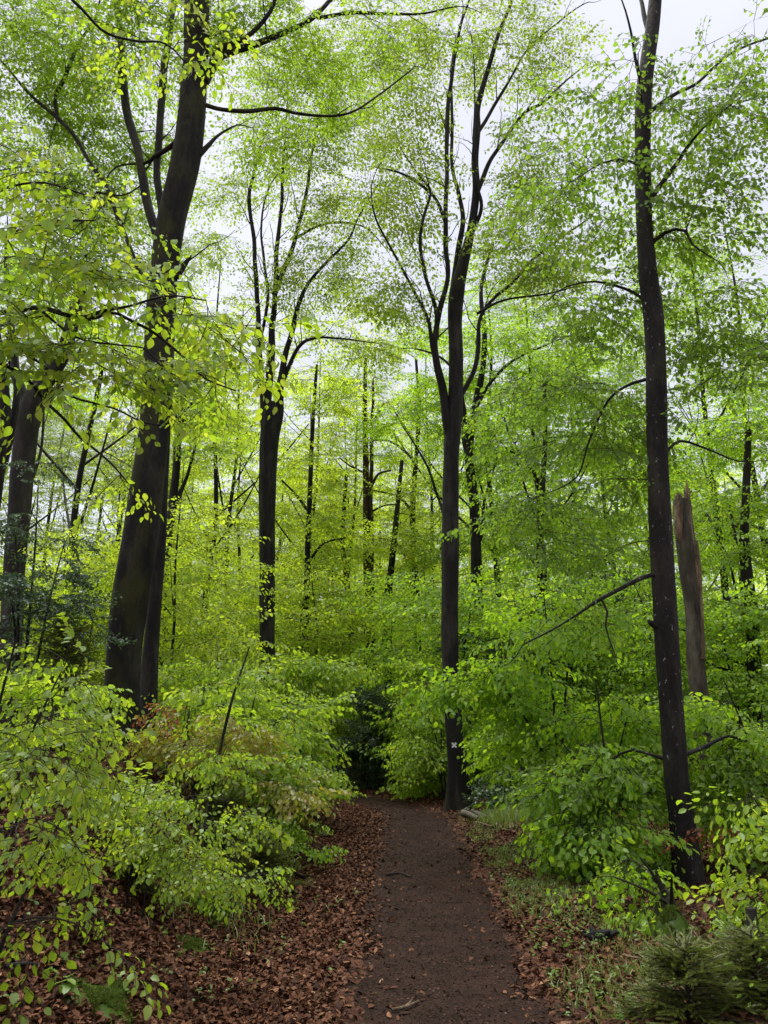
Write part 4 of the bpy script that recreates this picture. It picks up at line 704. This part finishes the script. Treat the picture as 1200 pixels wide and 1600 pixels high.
def spruce(label, px, py, depth, H, R, seed, tips=.0, lean=0.):
    r = np.random.default_rng(seed); c = P(px, py, depth); base = np.array([c[0], c[1], float(ground_z(c[0], c[1]))]); root = empty('spruce_sapling', base, label, 'spruce')
    mb = MB(); stem(mb, [(*(base-[0, 0, .1]), .014), (*(base+[0, 0, H*.4]), .011), (*(base+[lean, 0, H]), .003)], 8, .06, .05, seed=seed); mb.build('stem', [M['twig']], root, base)
    mb = MB(); sp, sd, tp, td, lk = [], [], [], [], []
    nb = int(60+H*70)
    for i in range(nb):
        t = r.uniform(.05, .97); az = r.uniform(0, 6.28); L = R*(1-t*.7)*r.uniform(.5, 1.15); p0 = base + np.array([lean*t, 0, H*t]); el = -.02+.62*t+r.normal(0, .14)
        d = np.array([math.cos(az)*math.cos(el), math.sin(az)*math.cos(el), math.sin(el)]); e = p0+d*L+np.array([0, 0, -.12*L]); mid = p0+d*L*.5
        lk.append([p0, mid, e])
        for u in np.arange(.12, 1.0, .05/max(L, .1)):
            b = p0*(1-u)**2+2*mid*u*(1-u)+e*u*u
            for s in (-1, 1):
                a2 = az+s*r.uniform(.5, 1.0); sp.append(b); sd.append((math.cos(a2), math.sin(a2), .15+r.normal(0, .2)))
        sp.append(e-d*.05); sd.append(d); tp.append(e+d*.09); td.append(d+np.array([0, 0, -.2]))
    lk = np.array(lk); tubes(mb, lk, np.tile([[.004, .003, .0015]], (len(lk), 1)), 4, 1); bake(mb, T['needle'], sp, sd, .7, .5, .25, .3, r=r)
    mb.build('needles', [M['needle'], M['twig']], root, base)
    if tips:
        k = r.uniform(0, 1, len(tp)) < tips; mb = MB(); bake(mb, T['tip'], np.array(tp)[k], np.array(td)[k], 1.2, .5, .2, .5, r=r); mb.build('new_shoots', [M['tip'], M['twig']], root, base)
    return root
spruce('dark bushy spruce sapling at the lower right corner of the path', 1078, 1590, 4.75, .36, .40, 201)
spruce('spruce sapling with pale new shoots at the lower right edge', 1185, 1560, 4.9, .40, .38, 202, tips=.95)
spruce('small soft spruce sapling on the bank above the path litter', 405, 1330, 8.2, .5, .55, 203)
spruce('shaded spruce sapling beneath the beech sapling on the left bank', 225, 1300, 6.4, .4, .45, 204)
spruce('spruce sapling on the bank beside the small path-side beech leaves', 350, 1290, 8.8, .55, .55, 205)
spruce('low dark spruce sapling before the grey trunk at the far left', 100, 1040, 9.4, 1.5, .7, 206)
spruce('greyish spruce sapling hugging the bank above the path bend', 440, 1270, 10.4, .5, .6, 207)

# ------------------------------------------------------------------ small things on the ground
def at_ground(px, py):
    """where the ray through a photo pixel meets the terrain"""
    Y = 2.
    while Y < 60:
        c = P(px, py, Y)
        if c[2] <= ground_z(c[0], c[1]): return c
        Y += .02
    return c
def mound(label, px, py, rx, ry, h, seed):
    c = at_ground(px, py); r = np.random.default_rng(seed); base = np.array([c[0], c[1], float(ground_z(c[0], c[1]))])
    nu, nv = 28, 14; th = np.linspace(0, 2*math.pi, nu, endpoint=False); ph = np.linspace(0, 1, nv)
    TH, PH = np.meshgrid(th, ph); k = 1+.18*np.sin(3*TH+seed)+.1*np.sin(5*TH+2*seed); X = base[0]+rx*PH*k*np.cos(TH); Y = base[1]+ry*PH*k*np.sin(TH)
    Z = ground_z(X, Y)+h*(1-PH**2)*(1+.25*wob(X, Y, 14, seed))-.02*PH**4-.004
    i, j = np.meshgrid(np.arange(nv-1), np.arange(nu), indexing='ij'); j2 = (j+1) % nu; f = np.stack([i*nu+j, (i+1)*nu+j, (i+1)*nu+j2, i*nu+j2], -1).reshape(-1, 4)
    mb = MB(); mb.add(np.stack([X, Y, Z], -1).reshape(-1, 3), f, 0, np.full(nu*nv, .2))
    n = int(15000*rx*ry/.06); a = r.uniform(0, 6.28, n); p = np.sqrt(r.uniform(0, 1, n)); kk = 1+.18*np.sin(3*a+seed)+.1*np.sin(5*a+2*seed); x = base[0]+rx*p*kk*np.cos(a); y = base[1]+ry*p*kk*np.sin(a)
    zz = ground_z(x, y)+h*(1-p**2)*(1+.25*wob(x, y, 14, seed)); kp = wob(x, y, 21, seed) > -.35+.5*p; x, y, zz, p = x[kp], y[kp], zz[kp], p[kp]; n = len(x)
    v, f4, f3 = blades(x, y, r.uniform(.012, .05, n)*(1-.6*p), r, .0022, .9, base=zz)
    m0 = mb.n; mb.add(v, f4, 0, np.repeat(r.uniform(0, 1, n), 5)); mb.f.append((f3+m0, 0, True))
    tag(mb.build('moss_mound', [M['moss']], None, base), label, 'moss')
mound('mossy hump among brown leaves at the lower left corner', 165, 1570, .22, .28, .045, 3)
mound('mossy hump under the sapling on the middle of the bank', 330, 1425, .26, .36, .04, 4)
mound('flat moss patch with dry grass on the slope above the lower left hump', 300, 1480, .16, .24, .02, 5)
mound('mossy root lump below the low young beech at the right', 1050, 1455, .16, .16, .14, 6)

def stick(name, label, cat, pts, rr, m, seed, lift=.02, twig=None):
    c = [at_ground(*p) for p in pts]; q = [(a[0], a[1], float(ground_z(a[0], a[1]))+lift+(rr if i else rr*.6), rr*(1-.35*i/len(pts))) for i, a in enumerate(c)]
    base = np.array(q[0][:3]); mb = MB(); stem(mb, q, 8, .04, .08, seed=seed, bulge=.08)
    b0 = np.array(q[0][:3]); mb.add(np.vstack([b0+np.array([0, 0, rr*.7]), b0+np.array([rr*.7, 0, 0]), b0-np.array([0, 0, rr*.7]), b0-np.array([rr*.7, 0, 0])]), [[0, 1, 2, 3]])
    if twig is not None: stem(mb, [(*q[1][:3], rr*.6), (*(np.array(q[1][:3])+twig), rr*.3)], 6, .04, .05, seed=seed)
    return tag(mb.build(name, [M[m]], None, base), label, cat)
stick('log', 'short grey log end at the foot of the marked beech', 'log', [(724, 1275), (736, 1281), (748, 1287)], .055, 'cutlog', 1)
stick('log', 'thinner branch piece behind the short grey log', 'log', [(738, 1272), (750, 1278), (760, 1283)], .04, 'cutlog', 2)
stick('stick', 'pale stick lying beside the log at the foot of the marked beech', 'stick', [(744, 1288), (756, 1292), (768, 1296)], .018, 'rawwood', 3)
stick('stick', 'pale forked stick on the path at the bottom of the view', 'stick', [(612, 1587), (632, 1583), (655, 1574)], .011, 'rawwood', 4, twig=np.array([.05, .09, .01]))
stick('stick', 'dark thin stick across the path in the middle distance', 'stick', [(605, 1371), (625, 1369), (642, 1375)], .012, 'twig', 5)
stick('stick', 'small pale stick on the leaf litter at the lower right', 'stick', [(975, 1500), (988, 1503), (1002, 1505)], .009, 'rawwood', 6)
stick('stick', 'fallen branch half buried in leaves at the foot of the left bank', 'stick', [(440, 1364), (458, 1368), (476, 1377)], .02, 'bark', 7)
stick('stick', 'dark twig on the leaf litter at the lower left edge', 'stick', [(5, 1522), (30, 1521), (60, 1518)], .012, 'bark', 8)
stick('stick', 'mossy fallen pole lying across the ground at the right edge', 'stick', [(1120, 1455), (1160, 1461), (1199, 1468)], .022, 'bark_mossy', 9, lift=.06)
stick('stick', 'thin straw-coloured stick leaning near the right mossy lump', 'stick', [(1076, 1448), (1090, 1470), (1102, 1488)], .007, 'rawwood', 10)
def stump():
    c = at_ground(1048, 1440); base = np.array([c[0]+.02, c[1]+.12, float(ground_z(c[0]+.02, c[1]+.12))]); root = empty('tree_stump', base, 'small mossy stump with a dark broken prong under the low young beech', 'stump')
    mb = MB(); stem(mb, [(*(base-[0, 0, .1]), .10), (*(base+[0, 0, .10]), .085), (*(base+[.02, 0, .2]), .05)], 14, .03, .15, .5, .1, 3, bulge=.1); mb.build('trunk', [M['bark_mossy']], root, base)
    mb = MB(); stem(mb, [(*(base+[0, -.02, .15]), .03), (*(base+[-.05, -.03, .26]), .026), (*(base+[-.075, -.03, .36]), .012)], 8, .03, .1, seed=4, bulge=.1); mb.build('prong', [M['bark']], root, base)
stump()
def post():
    c = at_ground(1180, 1478); base = np.array([c[0], c[1], float(ground_z(c[0], c[1]))]); mb = MB()
    stem(mb, [(*(base-[0, 0, .1]), .045), (*(base+[0, 0, .1]), .042), (*(base+[.0, 0, .24]), .038)], 12, .03, .08, .2, .1, 5, bulge=.05); tag(mb.build('tree_stump', [M['bark_grey']], None, base), 'thin cut stump like a peg at the right edge by the pale-tipped spruce', 'stump')
post()
def clump():
    c = at_ground(935, 1470); base = np.array([c[0], c[1], float(ground_z(c[0], c[1]))]); mb = MB(); r = np.random.default_rng(9)
    for i in range(11):
        a = r.uniform(0, 6.28); p = base+np.array([math.cos(a)*r.uniform(0, .09), math.sin(a)*r.uniform(0, .06), r.uniform(0, .05)]); d = np.array([math.cos(a)*.09, math.sin(a)*.05, r.uniform(.0, .05)])
        stem(mb, [(*(p-d*.5), .012), (*p, r.uniform(.022, .036)), (*(p+d), .008)], 8, .015, .2, seed=i, bulge=.2)
    tag(mb.build('rotten_wood', [M['char']], None, base), 'black ragged clump of rotten wood on the leaf litter right of the path', 'dead wood')
clump()
def seedling(label, px, py, seed, n=6, s=.05):
    c = at_ground(px, py); base = np.array([c[0], c[1], float(ground_z(c[0], c[1]))]); r = np.random.default_rng(seed); root = empty('seedling', base, label, 'seedling')
    mb = MB(); lv, lf = leaf_geo('near'); st = MB()
    stem(st, [(*base, .003), (*(base+[.01, 0, .06]), .0025), (*(base+[.015, 0, .12]), .002)], 6, .02, .02, seed=1); st.build('stem', [M['herb']], root, base)
    for i in range(n):
        a = i*2.4+r.uniform(-.3, .3); R = rot_zyx(a, r.uniform(.0, .4), r.normal(0, .2)); mb.add((lv*s*r.uniform(.8, 1.2))@R.T+base+np.array([.013, 0, .07+.05*i/n]), lf, 0, np.full(len(lv), r.uniform(.4, 1)))
    mb.build('leaves', [M['herb']], root, base)
seedling('pale green seedling beside the mossy hump at the lower left corner', 98, 1568, 1, 7, .075)
seedling('single bright seedling beside the mossy hump on the middle of the bank', 334, 1432, 2, 4, .05)
seedling('pale seedling at the bottom edge near the left spruce of the corner', 985, 1590, 3, 7, .06)

# white painted trail mark on the marked beech (a thick diagonal cross)
def marker():
    c = C_full; p = P(708.5, 1164, 15.6); i = int(np.argmin(np.abs(c[:, 2]-p[2]))); cen, r_ = c[i, :3], c[i, 3]
    px = p[0]; y = cen[1]-math.sqrt(max((r_*1.06)**2-(px-cen[0])**2, .001))-.012; s = .046; t = .027
    pts = []
    for q in range(4):
        a = math.pi/2*q; ca, sa = math.cos(a), math.sin(a)
        for u, v in ((s, s-t), (s, s), (s-t, s), (0, t*.75)): pts.append((u*ca-v*sa, u*sa+v*ca))
    n = len(pts); V = [(px+u, y, p[2]+v) for u, v in pts]+[(px+u, y+.03, p[2]+v) for u, v in pts]+[(px, y, p[2]), (px, y+.03, p[2])]
    mb = MB(); mb.add(V, [[k, (k+1) % n, 2*n] for k in range(n)], smooth=False); b = mb.n-len(V)
    mb.f.append((np.array([[k+n, (k+1) % n+n, (k+1) % n, k] for k in range(n)])+b, 0, False))
    tag(mb.build('trail_marker', [M['paint']], None, (px, y, p[2])), 'small white trail cross painted on a beech trunk', 'trail marker')
marker()

# ------------------------------------------------------------------ the wood behind: one tree of each kind, copied
def bg_proto(name, H, r0, crown, n, leaf, lod, seed, sc, label, cat, group, bark='bark', lean=.3, limbs=5):
    r = np.random.default_rng(seed); root = empty(name, (0, 0, 0), label, cat, group); mb = MB()
    q = [(0, 0, -.3, r0*1.05), (0, 0, .3, r0)] + [(lean*t+r.normal(0, .12), r.normal(0, .12), H*t, r0*(1-.85*t)) for t in (.2, .4, .6, .8, 1)]
    f = stem(mb, q, 12, .4, .05, .3, .4, seed); nd, ra = [f[:, :3]], [f[:, 3]]
    for i in range(limbs):
        z = H*r.uniform(.25, .75); a = r.uniform(0, 6.28); L = H*r.uniform(.12, .25); k = int(np.argmin(np.abs(f[:, 2]-z))); c = f[k, :3]; d = np.array([math.cos(a), math.sin(a), 1.1])
        l = [(*c, f[k, 3]*.5), (*(c+d*L*.5), f[k, 3]*.38), (*(c+d*L+[0, 0, L*.2]), f[k, 3]*.12)]; g = stem(mb, l, 7, .3, .03, seed=i); nd.append(g[:, :3]); ra.append(g[:, 3])
    mb.build('trunk', [M[bark]], root)
    a = np.vstack([lobe(c[:3], c[3:6], int(n*c[6]*1.1), r, c[7] if len(c) > 7 else 4, 1.2) for c in crown]); a = a[a[:, 2] > .25]; mb = MB()
    nd, ra = np.vstack(nd), np.concatenate(ra); k = nd[:, 2] > .8
    grow(mb, nd[k], ra[k], a, r, lod, sc, 2.3, .5, .22, rk=.004, rmax=.03, bias=.3, roll=.25); mb.build('crown', [M[leaf], M['twig']], root); return root
def copy_tree(o, parent=None):
    c = o.copy(); COL.objects.link(c)
    if parent: c.parent = parent
    for ch in o.children: copy_tree(ch, c)
    return c
GB = 'beeches standing deep in the wood'; GY = 'young beeches forming the understorey'
kinds = {
 'layer': (bg_proto('beech_tree', 18, .13, [(0, 0, 5, 3.6, 3.6, 3, .4, 4), (.3, 0, 10, 3.6, 3.6, 3.4, .38, 4), (.3, 0, 15, 2.8, 2.8, 3, .22, 3)], 200, 'lit_tone', 'far', 301, 1.05, '', 'tree', GB), 'slim dark beech in yellow-green layered foliage deep in the wood'),
 'tall': (bg_proto('beech_tree', 21, .15, [(0, 0, 10, 3, 3, 3.4, .3, 4), (.3, 0, 16, 3.3, 3.3, 4.5, .7, 5)], 220, 'top', 'far', 302, 1., '', 'tree', GB), 'tall bare-stemmed beech with pale high foliage deep in the wood'),
 'cool': (bg_proto('beech_tree', 18, .15, [(0, 0, 5, 3.4, 3.4, 3.2, .35, 4), (0, 0, 11, 3.6, 3.6, 4, .5, 4), (0, 0, 16, 2.6, 2.6, 2.6, .2, 3)], 280, 'mid', 'far', 303, 1.05, '', 'tree', GB), 'dark-stemmed beech with mid-green foliage deep in the wood'),
 'young': (bg_proto('young_beech', 6, .05, [(0, 0, 1.4, 2.0, 2.0, 1.3, .45, 3), (.2, 0, 3.6, 1.9, 1.9, 2.2, .55, 4)], 220, 'lit_tone', 'mid', 304, 1.25, '', YB, GY, limbs=3), 'leafy yellow-green young beech in the understorey beyond the bank'),
 'youngmid': (bg_proto('young_beech', 5, .05, [(0, 0, 1.2, 2.0, 2.0, 1.2, .5, 3), (.2, 0, 3.2, 1.8, 1.8, 1.9, .5, 4)], 210, 'mid', 'mid', 305, 1.25, '', YB, GY, limbs=3), 'leafy green young beech in the understorey right of the path'),
}
spots = {
 'layer': [(350, 33), (420, 39), (510, 43), (545, 35), (600, 47), (670, 37), (250, 37), (710, 42), (640, 41), (482, 34), (326, 30), (375, 37), (430, 46), (560, 52), (690, 47), (300, 52), (520, 40), (455, 58), (600, 62), (225, 45), (365, 58), (750, 60)],
 'tall': [(113, 25), (184, 36), (70, 44), (150, 52), (250, 60), (20, 38), (530, 70), (640, 75)],
 'cool': [(776, 29), (850, 27), (905, 33), (960, 29), (1010, 38), (1130, 23), (1200, 27), (800, 46), (1060, 42), (870, 52), (1150, 45), (960, 60)],
 'young': [(465, 26), (505, 33), (645, 34), (325, 24), (280, 18), (410, 31), (560, 39), (150, 19), (110, 20), (210, 25), (60, 26), (500, 24), (120, 32), (270, 34), (-60, 20)],
 'youngmid': [(665, 22), (735, 20), (800, 21), (870, 17.5), (940, 23), (1010, 16), (1110, 15), (1270, 13.5), (900, 28), (1060, 24), (720, 31), (1160, 20), (830, 33), (990, 32)],
}
rb = np.random.default_rng(88)
for kd, lst in spots.items():
    proto, lab = kinds[kd]
    for i, (px, Y) in enumerate(lst):
        o = proto if i == 0 else copy_tree(proto); x = (px-600)/FPX*Y/CP*.98; o.location = (x, Y, float(ground_z(x, Y))); o.rotation_euler = (0, 0, rb.uniform(0, 6.28)); s = rb.uniform(.85, 1.15); o.scale = (s, s, s*rb.uniform(.92, 1.1))
        o['label'] = lab
def far_woods():
    r = np.random.default_rng(99); n = 7500; a = r.uniform(-.75, .75, n); d = r.uniform(72, 120, n); x = d*np.sin(a); y = d*np.cos(a); top = 13+4*np.sin(a*17)+3*np.sin(a*41+1)-5*sst(-.32, -.5, a)
    z = ground_z(x, y)+top*r.uniform(0, 1, n)**.8; th = r.uniform(0, 6.28, n); mb = MB()
    bake(mb, T['far'], np.stack([x, y, z], 1), np.stack([np.cos(th), np.sin(th), r.normal(0, .15, n)], 1), 3.6, .5, .25, .4, r=r, twigs=False)
    n = 4200; a = r.uniform(-.52, .6, n); d = r.uniform(44, 70, n); x = d*np.sin(a); y = d*np.cos(a); z = ground_z(x, y)+(19+3*np.sin(a*23)+2*np.sin(a*57+1)-11*sst(-.30, -.40, a))*r.uniform(.1, 1, n); th = r.uniform(0, 6.28, n)
    bake(mb, T['far'], np.stack([x, y, z], 1), np.stack([np.cos(th), np.sin(th), r.normal(0, .15, n)], 1), 2.0, .5, .25, .25, r=r, twigs=False)
    tag(mb.build('distant_woods', [M['lit_tone']]), 'far-off mass of yellow-green woodland closing the view', 'woods', kind='stuff')
far_woods()
